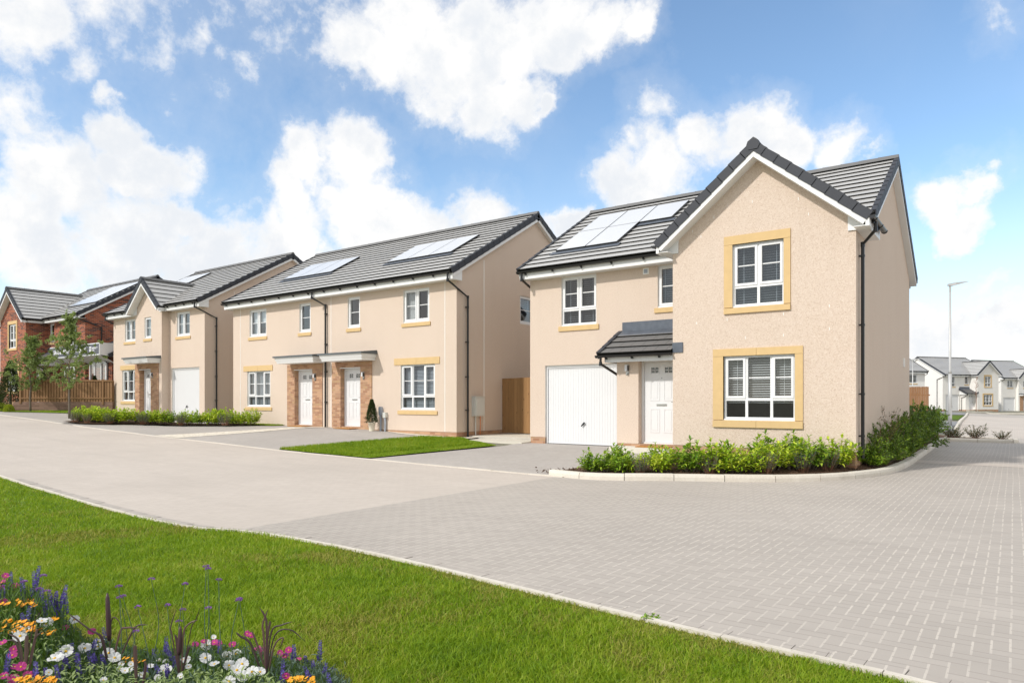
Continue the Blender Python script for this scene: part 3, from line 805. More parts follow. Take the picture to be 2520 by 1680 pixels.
# ------------------------------------------------------------------ the three house types
def type_a(name, loc, rot, mir, wallm, basem, label, detail=1, cat='house', group=None, sales=False, front_light=True):
    """detached house: garage and door under the long roof, gabled wing at the right"""
    h = House(name, loc, rot, mir, None, label, cat, group, detail)
    F0 = front_T(0); FW = front_T(-1.1); D = 7.6; W = -8.65; ey = -.42; ez = 4.88; k = .595; ry = D/2; rz = ez+k*(ry-ey)
    pl = .19
    def zt(y): return ez+k*(y-ey)-.11
    rev = 'reveal_cream' if wallm != 'brick_red' else 'brick_red'
    body = MB()
    gar = (-8.14, -5.75, .0, 2.2)
    wA = (-7.6, -6.5, 3.27, 4.62); wB = (-4.74, -4.08, 3.56, 4.62)
    oz = 0.
    # front of the body: wall split at the plinth
    wall(body, [(W, pl), (gar[0], pl), (gar[0], gar[3]), (gar[1], gar[3]), (gar[1], pl), (-3.87, pl), (-3.87, 4.83), (W, 4.83)], [wA, wB], F0)
    body.mi = 1
    for x in (gar[0], gar[1]): body.quad((x, 0, 0), (x, .12, 0), (x, .12, 2.2), (x, 0, 2.2))
    body.quad((gar[0], 0, 2.2), (gar[0], .12, 2.2), (gar[1], .12, 2.2), (gar[1], 0, 2.2)); body.mi = 0
    # wing front
    wU = (-2.475, -1.385, 3.265, 4.65); wL = (-2.68, -1.16, .79, 2.2)
    wall(body, [(-3.87, pl), (0, pl), (0, 4.98), (-1.935, 6.57), (-3.87, 4.98)], [wU, wL], FW)
    # sides and back
    body.T = side_T(0); body.quad((-1.1, 0, pl), (D, 0, pl), (D, 0, zt(0)), (ry, 0, rz-.1), (0, 0, zt(0)), (-1.1, 0, 4.98))
    body.T = side_T(W); body.quad((0, 0, pl), (D, 0, pl), (D, 0, zt(0)), (ry, 0, rz-.1), (0, 0, zt(0)))
    body.T = None; body.quad((-3.87, -1.1, pl), (-3.87, 0, pl), (-3.87, 0, 4.98), (-3.87, -1.1, 4.98)); body.quad((W, D, pl), (0, D, pl), (0, D, 4.83), (W, D, 4.83))
    # porch pier with the door recess beside it
    body.box(-5.5, -4.91, -.75, .0, .16, 2.30); body.box(-4.91, -3.87, -.70, -.55, 2.22, 2.30)
    w_ = h.put(body, 'wall', [wallm, rev])
    base = MB(); g = .012
    h.pieces('plinth', basem, w_, [[(W+g, gar[0], g, .14, -.35, pl), (W+g, W+.1, .141, D-g, -.35, pl)], [(-3.87+g, -g, -1.1+g, -.96, -.35, pl), (-.1, -g, -.959, D-g, -.35, pl)], [(gar[1], -5.5, g, .14, -.35, pl), (-5.499, -3.87, -.74, 0.01, -.35, .158)]])
    # roofs
    t = MB(); v = MB(); bg = MB()
    n = 14
    rn = V((0, ry-ey, rz-ez)); s2 = V((0, ey, ez))+rn*2/n
    h.slope(t, v, bg, (W-.15, ey, ez), rn, (-W+.05, 0, 0), n, True, False, bargeA=.15)
    h.slope(t, v, bg, (-.10, s2.y, s2.z), rn*(n-2)/n, (.25, 0, 0), n-2, False, True, bargeB=.15)
    h.slope(t, v, bg, (W-.15, D-ey, ez), (0, -(ry-ey), rz-ez), (-W+.30, 0, 0), n, bargeA=.15, bargeB=.15)
    cx = -1.935; hw = 2.25; we = 4.83; wa = we+.827*hw
    h.slope(t, v, bg, (cx-hw, -1.4, we), (hw, 0, wa-we), (0, 4.2, 0), 9, va=True, vb=False, bargeA=.30)
    wr = V((-hw, 0, wa-we)); k2 = wr*2/9
    h.slope(t, v, bg, (cx+hw, -1.4, we), k2, (0, 1.56, 0), 2, va=True, vb=False, bargeA=.30, vo=.004)
    h.slope(t, v, bg, (cx+hw+k2.x, -1.4, we+k2.z), wr*7/9, (0, 4.2, 0), 7, va=True, vb=False, bargeA=.30, vo=.004)
    ac = MB(); ac.prism([(cx-.10, -1.44, wa-.14), (cx-.14, -1.44, wa-.05), (cx-.11, -1.44, wa+.04), (cx, -1.44, wa+.11), (cx+.11, -1.44, wa+.04), (cx+.14, -1.44, wa-.05), (cx+.10, -1.44, wa-.14)], (0, .10, 0))
    roof = h.put(t, 'roof', ['roof_tile', 'tile_edge'])
    h.flush(roof)
    rd = MB(); h.ridge(rd, (W-.16, ry, rz+.05), (.16, ry, rz+.05)); h.put(rd, 'ridge', 'roof_tile_dark', roof)
    rd = MB(); h.ridge(rd, (cx, -1.40, wa+.05), (cx, 2.6, wa+.05)); h.put(rd, 'ridge', 'roof_tile_dark', roof); h.put(ac, 'apex_cap', 'verge_charcoal', roof)
    # eaves
    c = lambda q: cx+q
    tri = lambda sx: [([(cx+sx*(hw-.03), -1.13, 4.62), (cx+sx*1.79, -1.13, 4.62), (cx+sx*1.79, -1.13, 5.02), (cx+sx*(hw-.03), -1.13, 4.70)], (0, .025, 0)),
                      ([(cx+sx*(hw-.03), -1.4, 4.612), (cx+sx*(hw-.10), -1.4, 4.612), (cx+sx*(hw-.10), -1.4, 4.80), (cx+sx*(hw-.03), -1.4, 4.78)], (0, .3, 0))]
    h.pieces('fascia', 'fascia_white', roof, [
        [(W-.13, cx-hw+.05, -.33, -.30, 4.63, 4.83), (W-.13, cx-hw+.1, -.30, .0, 4.635, 4.645)],
        [(W-.13, -.0, D+.30, D+.33, 4.63, 4.83)],
        [(.22, .25, -1.38, .16, 4.62, 4.80), (0, .22, -1.38, .16, 4.625, 4.64), (.0, .215, .14, .155, 4.64, 4.95)]+tri(1),
        [(cx-hw+.06, cx-hw+.09, -1.38, -.335, 4.62, 4.80), (cx-hw+.09, -3.87, -1.38, -.335, 4.625, 4.64)]+tri(-1)])
    gm = h.gutter(roof, (W-.16, ey+.02, ez-.035), (cx-hw-.02, ey+.02, ez-.035), (0, 1, 0))
    h.gutter(roof, (cx+hw+.02, -1.42, we-.03), (cx+hw+.02, .13, we-.03), (-1, 0, 0), .7)
    h.gutter(roof, (cx-hw-.02, -1.42, we-.03), (cx-hw-.02, -.42, we-.03), (1, 0, 0), .7)
    h.downpipe([(cx+hw+.02, -1.0, 4.76), (cx+hw+.02, -1.0, 4.60), (.07, -.78, 4.38), (.07, -.78, .05)], (4.15, 2.75, 1.35, .5), clipdir=(-1, 0, 0))
    h.downpipe([(W-.02, ey+.02, 4.82), (W-.02, ey+.02, 4.62), (W-.07, .5, 4.32), (W-.07, .8, 4.2), (W-.07, .8, .1)], (3.9, 2.5, 1.1), clipdir=(1, 0, 0))
    # windows
    w1 = h.window(F0, *wA, 2, .30, True, 'faint', sill=(-7.68, -6.42, 3.13, 3.27))
    h.window(F0, *wB, 1, 0, True, 'faint', sill=(-4.82, -4.0, 3.43, 3.56))
    w3 = h.window(FW, *wU, 2, .30, True, 'faint'); h.surround(FW, w3, -2.66, -1.25, 3.13, 4.84, *wU, split=False)
    w4 = h.window(FW, *wL, [1, 1.18, 1], .30, True, 'open'); h.surround(FW, w4, -2.91, -1.0, .63, 2.36, *wL)
    # porch
    pt = MB(); pv = MB(); P0 = (-5.80, -1.2, 2.36); run = (0, 1.2, .63); ext = (1.93, 0, 0)
    h.slope(pt, pv, None, P0, run, ext, 4, True, False, joint=.30)
    pr = h.put(pt, 'porch_roof', ['roof_tile_dark', 'tile_edge'])
    h.flush(pr)
    pf = MB(); pf.box(-5.66, -3.875, -1.08, -1.05, 2.16, 2.33); pf.box(-5.66, -3.875, -1.05, -.70, 2.20, 2.215)
    pf.prism([(-5.67, -1.08, 2.16), (-5.67, 0, 2.16), (-5.67, 0, 2.85), (-5.67, -1.08, 2.33)], (.02, 0, 0))
    h.put(pf, 'fascia', 'fascia_white', pr)
    ld = MB(); ld.box(-5.72, -3.875, -.022, 0, 2.97, 3.25); ld.obox((-5.74, -.02, 3.01), (1.86, 0, 0), (0, -.24, -.126), (0, .01, .02))
    ld.box(-3.87, -3.62, -1.125, -1.1, 2.33, 2.56)
    h.put(ld, 'flashing', 'lead', pr)
    h.gutter(pr, (-5.84, -1.19, 2.33), (-3.88, -1.19, 2.33), (0, 1, 0), .7)
    h.downpipe([(-5.72, -1.19, 2.30), (-5.72, -1.19, 2.12), (-5.56, -.50, 1.84), (-5.56, -.22, 1.78), (-5.56, -.2, .02)], (), pr, clipdir=(1, 0, 0))
    if not sales:
        h.garage_door(F0, *gar, .075)
        vt = MB(F0); vt.box(-5.14, -4.98, -.012, 0, 4.44, 4.60); v2 = MB(F0); v2.box(-5.11, -5.01, -.014, -.011, 4.47, 4.57)
        vv = h.put(vt, 'vent', 'patch_white'); h.put(v2, 'vent_grille', 'pipe_grey', vv)
    h.door(front_T(-.55), -4.91, -3.87, .16, 2.22, 0)
    if detail: h.wall_light(front_T(-.75), -5.21, 1.98)
    stp = MB(); stp.box(-5.45, -3.9, -1.25, -.76, -.2, .10); h.put(stp, 'doorstep', 'slab_pale')
    if detail:
        vb = MB(side_T(0)); vb.box(6.1, 6.22, -.04, 0, 2.17, 2.42); h.put(vb, 'vent', 'patch_white')
        pm = MB(FW)     # small white repair dashes on the render
        for x, z in ((-2.2, 2.56), (-1.4, 2.57), (-.5, 2.65), (-2.6, 2.98), (-1.4, 3.02), (-.5, 3.12), (-3.3, 2.95), (-2.05, 5.5), (-2.9, 5.3), (-1.1, 5.4), (-3.2, 4.9), (-.9, 5.05), (-3.4, 5.05)):
            pm.box(x, x+.012, -.004, 0, z, z+.06)
        h.put(pm, 'render_patch', 'patch_white')
    return h

def type_b(name, loc, rot, wallm, basem, label, detail=1, cat='house', group=None):
    """pair of semi-detached houses under one roof"""
    h = House(name, loc, rot, False, None, label, cat, group, detail)
    F0 = front_T(0); W = -12.17; D = 8.7; ey = -.42; ez = 5.16; k = .57; ry = 4.35; rz = ez+k*(ry-ey); pl = .17
    def zt(y): return ez+k*(y-ey)-.11
    ups = [(-11.02, -9.88, 3.72, 4.80), (-7.8, -7.14, 3.72, 4.80), (-5.07, -4.43, 3.72, 4.80), (-2.32, -1.15, 3.72, 4.80)]
    lo = [(-11.18, -9.62, .92, 2.335), (-2.44, -.91, .86, 2.335)]
    drs = [(-8.05, -7.0), (-5.42, -4.38)]; dz0, dz1 = .24, 2.31
    body = MB()
    outer = [(W, pl)]
    for a, b in drs: outer += [(a, pl), (a, dz1), (b, dz1), (b, pl)]
    outer += [(0, pl), (0, 5.1), (W, 5.1)]
    wall(body, outer, ups+lo, F0, .12)
    sw = (3.42, 4.30, 3.86, 4.86)
    wall(body, [(0, pl), (D, pl), (D, zt(0)), (ry, rz-.1), (0, zt(0))], [sw], side_T(0), .12)
    body.T = side_T(W); body.quad((0, 0, pl), (D, 0, pl), (D, 0, zt(0)), (ry, 0, rz-.1), (0, 0, zt(0))); body.T = None
    body.quad((W, D, pl), (0, D, pl), (0, D, 5.1), (W, D, 5.1))
    w_ = h.put(body, 'wall', [wallm, 'reveal_cream' if 'cream' in wallm else 'harl_white'])
    base = MB(); g = .012
    xs = [W+g, -8.5, -6.44, -5.89, -3.82, -g]
    h.pieces('plinth', basem, w_, [[(xs[0], xs[1], g, .14, -.4, pl), (W+g, W+.1, .141, D, -.4, pl)], [(xs[2], xs[3], g, .14, -.4, pl)], [(xs[4], xs[5], g, .14, -.4, pl), (-.1, -g, .141, D, -.4, pl)]])
    # brick door bays
    for (a, b), (p0, p1) in zip(drs, ((-8.51, -6.44), (-5.89, -3.81))):
        bb = MB(); bb.box(p0, a, -.03, .02, -.2, 2.52); bb.box(b, p1, -.03, .02, -.2, 2.52); bb.box(a, b, -.03, .02, dz1+.0, 2.52)
        bb.box(a-.05, a, .02, .2, 0, dz1); bb.box(b, b+.05, .02, .2, 0, dz1); bb.box(a, b, .0, .2, -.2, dz0)
        br = h.put(bb, 'brick_bay', basem)
        lt = MB(); lt.box(a-.02, b+.0, -.045, .12, dz1-.012, dz1+.012); h.put(lt, 'lintel_strip', 'pvc_white', br)
        h.door(F0, a, b, dz0, dz1-.013, .17)
        if detail: h.wall_light(front_T(-.03), b+.17, 2.02)
    for a, b in ((-8.44, -6.1), (-5.84, -3.55)):
        c = MB()
        c.prism([(a+.10, -.60, 2.53), (a+.10, 0, 2.53), (a+.10, 0, 2.63), (a+.10, -.64, 2.63)], (b-a-.2, 0, 0))
        c.prism([(a+.06, -.645, 2.63), (a+.06, 0, 2.63), (a+.06, 0, 2.745), (a+.06, -.69, 2.745)], (b-a-.12, 0, 0))
        cn = h.put(c, 'canopy', 'fascia_white')
        t_ = MB(); t_.box(a, b, -.73, 0, 2.745, 2.80); t_.prism([(a+.02, -.70, 2.80), (a+.02, 0, 2.80), (a+.02, 0, 2.88)], (b-a-.04, 0, 0))
        h.put(t_, 'canopy_top', 'canopy_grey', cn)
    # roof
    t = MB(); v = MB(); bg = MB()
    h.slope(t, v, bg, (W-.14, ey, ez), (0, ry-ey, rz-ez), (-W+.28, 0, 0), 16, bargeA=.14, bargeB=.14)
    h.slope(t, v, bg, (W-.14, D-ey, ez), (0, -(ry-ey), rz-ez), (-W+.28, 0, 0), 16, bargeA=.14, bargeB=.14)
    roof = h.put(t, 'roof', ['roof_tile', 'tile_edge'])
    h.flush(roof)
    rd = MB(); h.ridge(rd, (W-.15, ry, rz+.05), (.15, ry, rz+.05)); h.put(rd, 'ridge', 'roof_tile_dark', roof)
    bx_ = lambda x: ([(x, -.335, 4.89), (x, .12, 4.89), (x, .12, 5.30), (x, -.335, 5.08)], (.125, 0, 0))
    h.pieces('fascia', 'fascia_white', roof, [[(W-.12, .12, -.33, -.30, 4.90, 5.10), (W-.12, .12, -.30, 0, 4.905, 4.915), bx_(0.), bx_(W-.125)], [(W-.12, .12, D+.30, D+.33, 4.9, 5.1)]])
    h.gutter(roof, (W-.17, ey+.02, ez-.035), (.10, ey+.02, ez-.035), (0, 1, 0), .88)
    h.downpipe([(-6.55, ey+.02, 5.08), (-6.55, ey+.02, 4.88), (-6.2, -.07, 4.60), (-6.2, -.07, .12)], (4.3, 3.2, 2.2, 1.1))
    h.downpipe([(-.02, ey+.02, 5.08), (-.02, ey+.02, 4.86), (.09, .44, 4.42), (.09, .44, 0.)], (4.1, 3.0, 1.9, .85), clipdir=(-1, 0, 0))
    # windows
    bl = ['roller', 'faint', 'faint', 'curtain']
    for i, q in enumerate(ups):
        h.window(F0, *q, 2 if q[1]-q[0] > 1 else 1, 0, True, bl[i], sill=(q[0]-.06, q[1]+.06, 3.58, 3.70))
    for q, hd in zip(lo, ((-11.42, -9.46), (-2.73, -.70))):
        h.window(F0, *q, [1, 1.18, 1], .27, True, 'closed', sill=(q[0]-.12, q[1]+.12, q[2]-.155, q[2]-.03), head=(hd[0], hd[1], 2.335, 2.555))
    h.window(side_T(0), *sw, 1, 0, True, 'faint')
    if detail:
        j = MB(F0)
        for x in (-11.66, -5.98, -.49): j.box(x, x+.02, -.006, .0, pl, 4.9)
        h.put(j, 'movement_joint', 'patch_white')
        j = MB(side_T(0)); j.box(1.36, 1.39, -.006, 0, pl, 5.75); h.put(j, 'movement_joint', 'patch_white')
        mbx = MB(side_T(0)); mbx.box(.74, 1.22, -.16, 0, .66, 1.28); mb_ = h.put(mbx, 'meter_box', 'meter_grey')
        dd = MB(side_T(0)); dd.box(.78, 1.18, -.172, -.16, .70, 1.235); dd.box(.73, 1.23, -.18, 0, 1.28, 1.295); h.put(dd, 'meter_door', 'meter_grey', mb_)
        pp = MB(side_T(0)); pp.tube([(.88, -.05, .66), (.88, -.05, .04)], .022, 8); h.put(pp, 'conduit', 'meter_grey', mb_)
        pp = MB(side_T(0)); pp.tube([(1.12, -.05, .66), (1.11, -.06, .3), (1.09, -.06, .02)], .011, 6); h.put(pp, 'cable', 'cable_orange', mb_)
        for x, z, w, m in ((-3.34, .78, .055, 'pipe_grey'), (-3.12, .70, .065, 'meter_grey')):
            pp = MB(F0); pp.box(x-w, x+w, -.11, 0, z-.12, z+.06) if m == 'meter_grey' else pp.prism([(x-w, 0, z-.12), (x+w, 0, z-.12), (x+w, 0, z+.12), (x+w*.6, 0, z+.17), (x-w*.6, 0, z+.17), (x-w, 0, z+.12)], (0, -.10, 0))
            q = h.put(pp, 'service_box', m)
            pp = MB(F0); pp.tube([(x, -.06, z-.1), (x+.02, -.06, z-.3), (x, -.06, -.05+.08)], .032, 8); h.put(pp, 'service_pipe', 'pipe_grey', q)
    return h

def type_c(name, loc, rot, mir, wallm, basem, label, detail=1, cat='house', group=None):
    """detached house: small steep front gable with canopy and door, garage beside"""
    h = House(name, loc, rot, mir, None, label, cat, group, detail)
    F0 = front_T(0); FW = front_T(-.35); W = -8.4; D = 8.86; ey = -.42; ez = 5.16; k = .567; ry = 4.43; rz = ez+k*(ry-ey); pl = .17
    a0, a1 = -5.41, -2.96; cx = -4.185; hw = 1.52; we = 5.08; wa = we+.9*hw
    def zt(y): return ez+k*(y-ey)-.11
    uA = (-7.21, -6.12, 3.74, 4.82); uB = (-4.54, -3.92, 3.74, 4.72); uC = (-2.31, -1.2, 3.74, 4.82)
    lA = (-7.48, -5.95, .83, 2.35); gar = (-2.75, -.42, 0, 2.32); dr = (-4.96, -3.91)
    dz0, dz1 = .16, 2.29
    body = MB()
    wall(body, [(W, pl), (a0, pl), (a0, 5.1), (W, 5.1)], [uA, lA], F0, .12)
    wall(body, [(a1, pl), (gar[0], pl), (gar[0], gar[3]), (gar[1], gar[3]), (gar[1], pl), (0, pl), (0, 5.1), (a1, 5.1)], [uC], F0, .12)
    wall(body, [(a0, pl), (dr[0], pl), (dr[0], dz1), (dr[1], dz1), (dr[1], pl), (a1, pl), (a1, 5.18), (cx, wa-.12), (a0, 5.18)], [uB], FW, .12)
    body.mi = 1
    for x in (gar[0], gar[1]): body.quad((x, 0, 0), (x, .12, 0), (x, .12, gar[3]), (x, 0, gar[3]))
    body.quad((gar[0], 0, gar[3]), (gar[0], .12, gar[3]), (gar[1], .12, gar[3]), (gar[1], 0, gar[3])); body.mi = 0
    for x in (a0, a1): body.quad((x, -.35, pl), (x, 0, pl), (x, 0, 5.15), (x, -.35, 5.15))
    for x in (0, W):
        body.T = side_T(x); body.quad((0, 0, pl), (D, 0, pl), (D, 0, zt(0)), (ry, 0, rz-.1), (0, 0, zt(0)))
    body.T = None; body.quad((W, D, pl), (0, D, pl), (0, D, 5.1), (W, D, 5.1))
    w_ = h.put(body, 'wall', [wallm, 'reveal_cream' if 'cream' in wallm else 'harl_white'])
    base = MB(); g = .012
    h.pieces('plinth', basem, w_, [[(W+g, a0, g, .14, -.4, pl), (W+g, W+.1, .141, D, -.4, pl)], [(a1, gar[0], g, .14, -.4, pl)], [(gar[1], -g, g, .14, -.4, pl), (-.1, -g, .141, D, -.4, pl)]])
    bb = MB(); y = -.35
    bb.box(a0+.01, dr[0], y-.03, y+.02, -.3, 2.56); bb.box(dr[1], -3.22, y-.03, y+.02, -.3, 2.56); bb.box(dr[0], dr[1], y-.03, y+.02, dz1, 2.56)
    bb.box(dr[0]-.05, dr[0], y+.02, y+.24, 0, dz1); bb.box(dr[1], dr[1]+.05, y+.02, y+.24, 0, dz1); bb.box(dr[0], dr[1], y, y+.2, -.3, dz0)
    br = h.put(bb, 'brick_bay', basem)
    lt = MB(); lt.box(dr[0]-.02, dr[1], y-.045, y+.12, dz1-.012, dz1+.012); h.put(lt, 'lintel_strip', 'pvc_white', br)
    h.door(FW, dr[0], dr[1], dz0, dz1-.013, .21)
    if detail: h.wall_light(front_T(-.38), dr[1]+.17, 2.0)
    a, b = -5.33, -3.0
    c = MB()
    c.prism([(a+.10, -.90, 2.56), (a+.10, -.35, 2.56), (a+.10, -.35, 2.66), (a+.10, -.94, 2.66)], (b-a-.2, 0, 0))
    c.prism([(a+.06, -.945, 2.66), (a+.06, -.35, 2.66), (a+.06, -.35, 2.775), (a+.06, -.99, 2.775)], (b-a-.12, 0, 0))
    cn = h.put(c, 'canopy', 'fascia_white')
    t_ = MB(); t_.box(a, b, -1.03, -.35, 2.775, 2.83); t_.prism([(a+.02, -1.0, 2.83), (a+.02, -.35, 2.83), (a+.02, -.35, 2.90)], (b-a-.04, 0, 0))
    h.put(t_, 'canopy_top', 'canopy_grey', cn)
    h.garage_door(F0, *gar, .075)
    t = MB(); v = MB(); bg = MB()
    rn = V((0, ry-ey, rz-ez)); s2 = V((0, ey, ez))+rn/16
    h.slope(t, v, bg, (W-.14, ey, ez), rn, (a0+.06-W+.14, 0, 0), 16, True, False, bargeA=.14)
    h.slope(t, v, bg, (a1-.06, ey, ez), rn, (.14-a1+.06, 0, 0), 16, False, True, bargeB=.14)
    h.slope(t, v, bg, (a0+.06, s2.y, s2.z), rn*15/16, (a1-a0-.12, 0, 0), 15, False, False)
    h.slope(t, v, bg, (W-.14, D-ey, ez), (0, -(ry-ey), rz-ez), (-W+.28, 0, 0), 16, bargeA=.14, bargeB=.14)
    h.slope(t, v, bg, (cx-hw, -.68, we), (hw, 0, wa-we), (0, 3.0, 0), 6, True, False, bargeA=.30)
    h.slope(t, v, bg, (cx+hw, -.68, we), (-hw, 0, wa-we), (0, 3.0, 0), 6, True, False, bargeA=.30, vo=.004)
    ac = MB(); ac.prism([(cx-.10, -.72, wa-.14), (cx-.14, -.72, wa-.05), (cx-.11, -.72, wa+.04), (cx, -.72, wa+.11), (cx+.11, -.72, wa+.04), (cx+.14, -.72, wa-.05), (cx+.10, -.72, wa-.14)], (0, .10, 0))
    roof = h.put(t, 'roof', ['roof_tile', 'tile_edge'])
    h.flush(roof)
    rd = MB(); h.ridge(rd, (W-.15, ry, rz+.05), (.15, ry, rz+.05)); h.put(rd, 'ridge', 'roof_tile_dark', roof)
    rd = MB(); h.ridge(rd, (cx, -.67, wa+.05), (cx, 2.05, wa+.05)); h.put(rd, 'ridge', 'roof_tile_dark', roof); h.put(ac, 'apex_cap', 'verge_charcoal', roof)
    bx_ = lambda x: ([(x, -.335, 4.89), (x, .12, 4.89), (x, .12, 5.30), (x, -.335, 5.08)], (.125, 0, 0))
    tri = lambda sx: [([(cx+sx*(hw-.02), -.38, 4.89), (cx+sx*1.05, -.38, 4.89), (cx+sx*1.05, -.38, 5.22), (cx+sx*(hw-.02), -.38, 4.97)], (0, .02, 0)),
                      ([(cx+sx*(hw-.02), -.66, 4.885), (cx+sx*(hw-.08), -.66, 4.885), (cx+sx*(hw-.08), -.66, 5.05), (cx+sx*(hw-.02), -.66, 5.03)], (0, .36, 0))]
    h.pieces('fascia', 'fascia_white', roof, [[(W-.12, cx-hw+.05, -.33, -.30, 4.90, 5.10), (W-.12, cx-hw+.05, -.30, 0, 4.905, 4.915), bx_(W-.125)]+tri(-1),
        [(cx+hw-.05, .12, -.33, -.30, 4.90, 5.10), (cx+hw-.05, .12, -.30, 0, 4.905, 4.915), bx_(0.)]+tri(1), [(W-.12, .12, D+.30, D+.33, 4.9, 5.1)]])
    h.gutter(roof, (W-.17, ey+.02, ez-.035), (cx-hw-.03, ey+.02, ez-.035), (0, 1, 0), .8)
    h.gutter(roof, (cx+hw-.02, ey+.02, ez-.035), (.10, ey+.02, ez-.035), (0, 1, 0), .7)
    h.downpipe([(-.10, ey+.02, 5.08), (-.10, ey+.02, 4.88), (.09, .5, 4.45), (.09, .5, 0)], (4.1, 3.0, 1.9, .85), clipdir=(-1, 0, 0))
    h.downpipe([(W+.02, ey+.02, 5.08), (W+.02, ey+.02, 4.88), (W-.07, .5, 4.55), (W-.07, .8, 4.4), (W-.07, .8, 0)], (4.1, 3.0, 1.9, .85), clipdir=(1, 0, 0))
    h.window(F0, *uA, 2, 0, True, 'curtain', sill=(-7.29, -6.04, 3.60, 3.72)); h.window(FW, *uB, 1, 0, True, 'curtain', sill=(-4.62, -3.84, 3.60, 3.72))
    h.window(F0, *uC, 2, 0, True, 'curtain', sill=(-2.39, -1.12, 3.60, 3.72))
    h.window(F0, *lA, [1, 1.18, 1], .27, True, 'closed', sill=(-7.6, -5.85, .67, .80), head=(-7.66, -5.75, 2.35, 2.57))
    if detail:
        j = MB(side_T(0)); j.box(1.4, 1.416, -.006, 0, pl, 5.75); h.put(j, 'movement_joint', 'patch_white')
    return h

main = type_a('detached_house', (-2.55, 16.3, .28), 0, False, 'harl_cream', 'brick_buff', 'cream roughcast detached house with a tall front gable, nearest to the camera')
P0 = (-8.8, -.42, 4.88); ry_ = (0, 4.22, 2.511); ext = (8.95, 0, 0)
sl = 1.1636
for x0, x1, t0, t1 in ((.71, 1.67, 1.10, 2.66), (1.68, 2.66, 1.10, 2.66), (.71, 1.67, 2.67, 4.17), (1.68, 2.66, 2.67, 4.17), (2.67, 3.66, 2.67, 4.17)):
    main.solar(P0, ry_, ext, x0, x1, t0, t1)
main.panel_apron(P0, ry_, ext, .71, 2.66, 1.10); main.panel_apron(P0, ry_, ext, 2.80, 3.66, 2.67)

semi = type_b('semi_detached_house', (-14.05, 16.4, .34), 0, 'harl_cream', 'brick_buff', 'cream roughcast pair of semi-detached houses with two white doors under flat canopies')
P0 = (-12.31, -.42, 5.16); r_ = (0, 4.77, 2.719); ext = (12.45, 0, 0)
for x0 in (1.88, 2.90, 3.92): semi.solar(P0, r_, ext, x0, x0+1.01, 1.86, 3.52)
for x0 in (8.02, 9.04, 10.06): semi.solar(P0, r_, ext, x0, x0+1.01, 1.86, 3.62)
semi.panel_apron(P0, r_, ext, 1.88, 4.93, 1.86); semi.panel_apron(P0, r_, ext, 8.02, 11.07, 1.86)

dh = type_c('detached_house', (-28.39, 16.4, .65), 0, False, 'harl_cream', 'brick_buff', 'cream roughcast detached house with a small steep gable, behind the long hedge')
P0 = (-8.54, -.42, 5.16); r_ = (0, 4.85, 2.75); ext = (8.68, 0, 0)
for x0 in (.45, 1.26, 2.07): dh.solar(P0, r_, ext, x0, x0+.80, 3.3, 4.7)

brick = type_a('brick_house', (-48.8, 16.45, 1.25), 0, True, 'brick_red', 'brick_buff', 'red brick house with a grey tiled front gable and sales signboard, behind the timber fence', sales=True)
P0 = (8.8, -.42, 4.88); ry_ = (0, 4.22, 2.511); ext = (-8.95, 0, 0)
_m = brick.mir
brick.mir = False
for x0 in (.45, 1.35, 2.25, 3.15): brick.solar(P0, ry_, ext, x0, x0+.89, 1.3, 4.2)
# single-storey sales office joined to its right-hand side
ex = MB(); ex.box(8.65, 11.35, .15, 4.2, -.5, 2.55); e_ = brick.put(ex, 'extension', 'brick_red')
gf = MB(); gf.box(5.6, 8.3, -.02, .02, .0, 2.3); brick.put(gf, 'garage_infill', 'brick_red', e_); brick.window(front_T(-.02), 6.3, 7.6, .3, 2.1, 2, 0, False, 'dark', dep=-.03)
t = MB(); v = MB(); brick.slope(t, v, None, (8.68, -.1, 2.55), (0, 2.2, 1.35), (2.9, 0, 0), 7, False, True)
x_ = brick.put(t, 'extension_roof', ['roof_tile', 'tile_edge']); brick.flush(x_)
rd = MB(); brick.ridge(rd, (8.75, 1.0, 3.25), (11.5, 2.1, 3.95), .13); brick.put(rd, 'ridge', 'verge_charcoal', x_)
FE = front_T(.15)
brick.window(FE, 8.95, 10.9, .25, 2.3, [1, 1.2, 1], 0, False, 'dark', dep=-.03)
brick.downpipe([(10.6, -.02, 2.6), (10.6, -.02, 2.45), (11.15, .06, 2.15), (11.15, .06, 0)], (1.5,))
brick.mir = _m

TW = R(54)
def place(px, d, py): 
    lat = (px-1260)/F*d; c, s_ = math.cos(TH), math.sin(TH)
    return V((lat*c-d*s_, lat*s_+d*c, CH-(py-HZ)/F*d))
p = place(2320, 92, 1011); o = V((math.cos(TW)*8.65, math.sin(TW)*8.65, 0))
wh1 = type_a('white_house', tuple(p+o), TW, False, 'harl_white', 'brick_buff', 'white rendered house with tall front gable and porch beyond the side road', detail=0)
p = place(2464, 100, 1017)
wh2 = type_c('white_house', (p.x, p.y, p.z), TW, True, 'harl_white', 'brick_buff', 'white rendered house with garage at the right edge, beyond the tall gabled white house', detail=0)
p = place(2276, 84, 1010)
wh3 = type_b('white_house', (p.x, p.y, p.z-.4), R(50), 'harl_white', 'brick_buff', 'white rendered house end seen above the timber fence, left of the other white houses', detail=0)
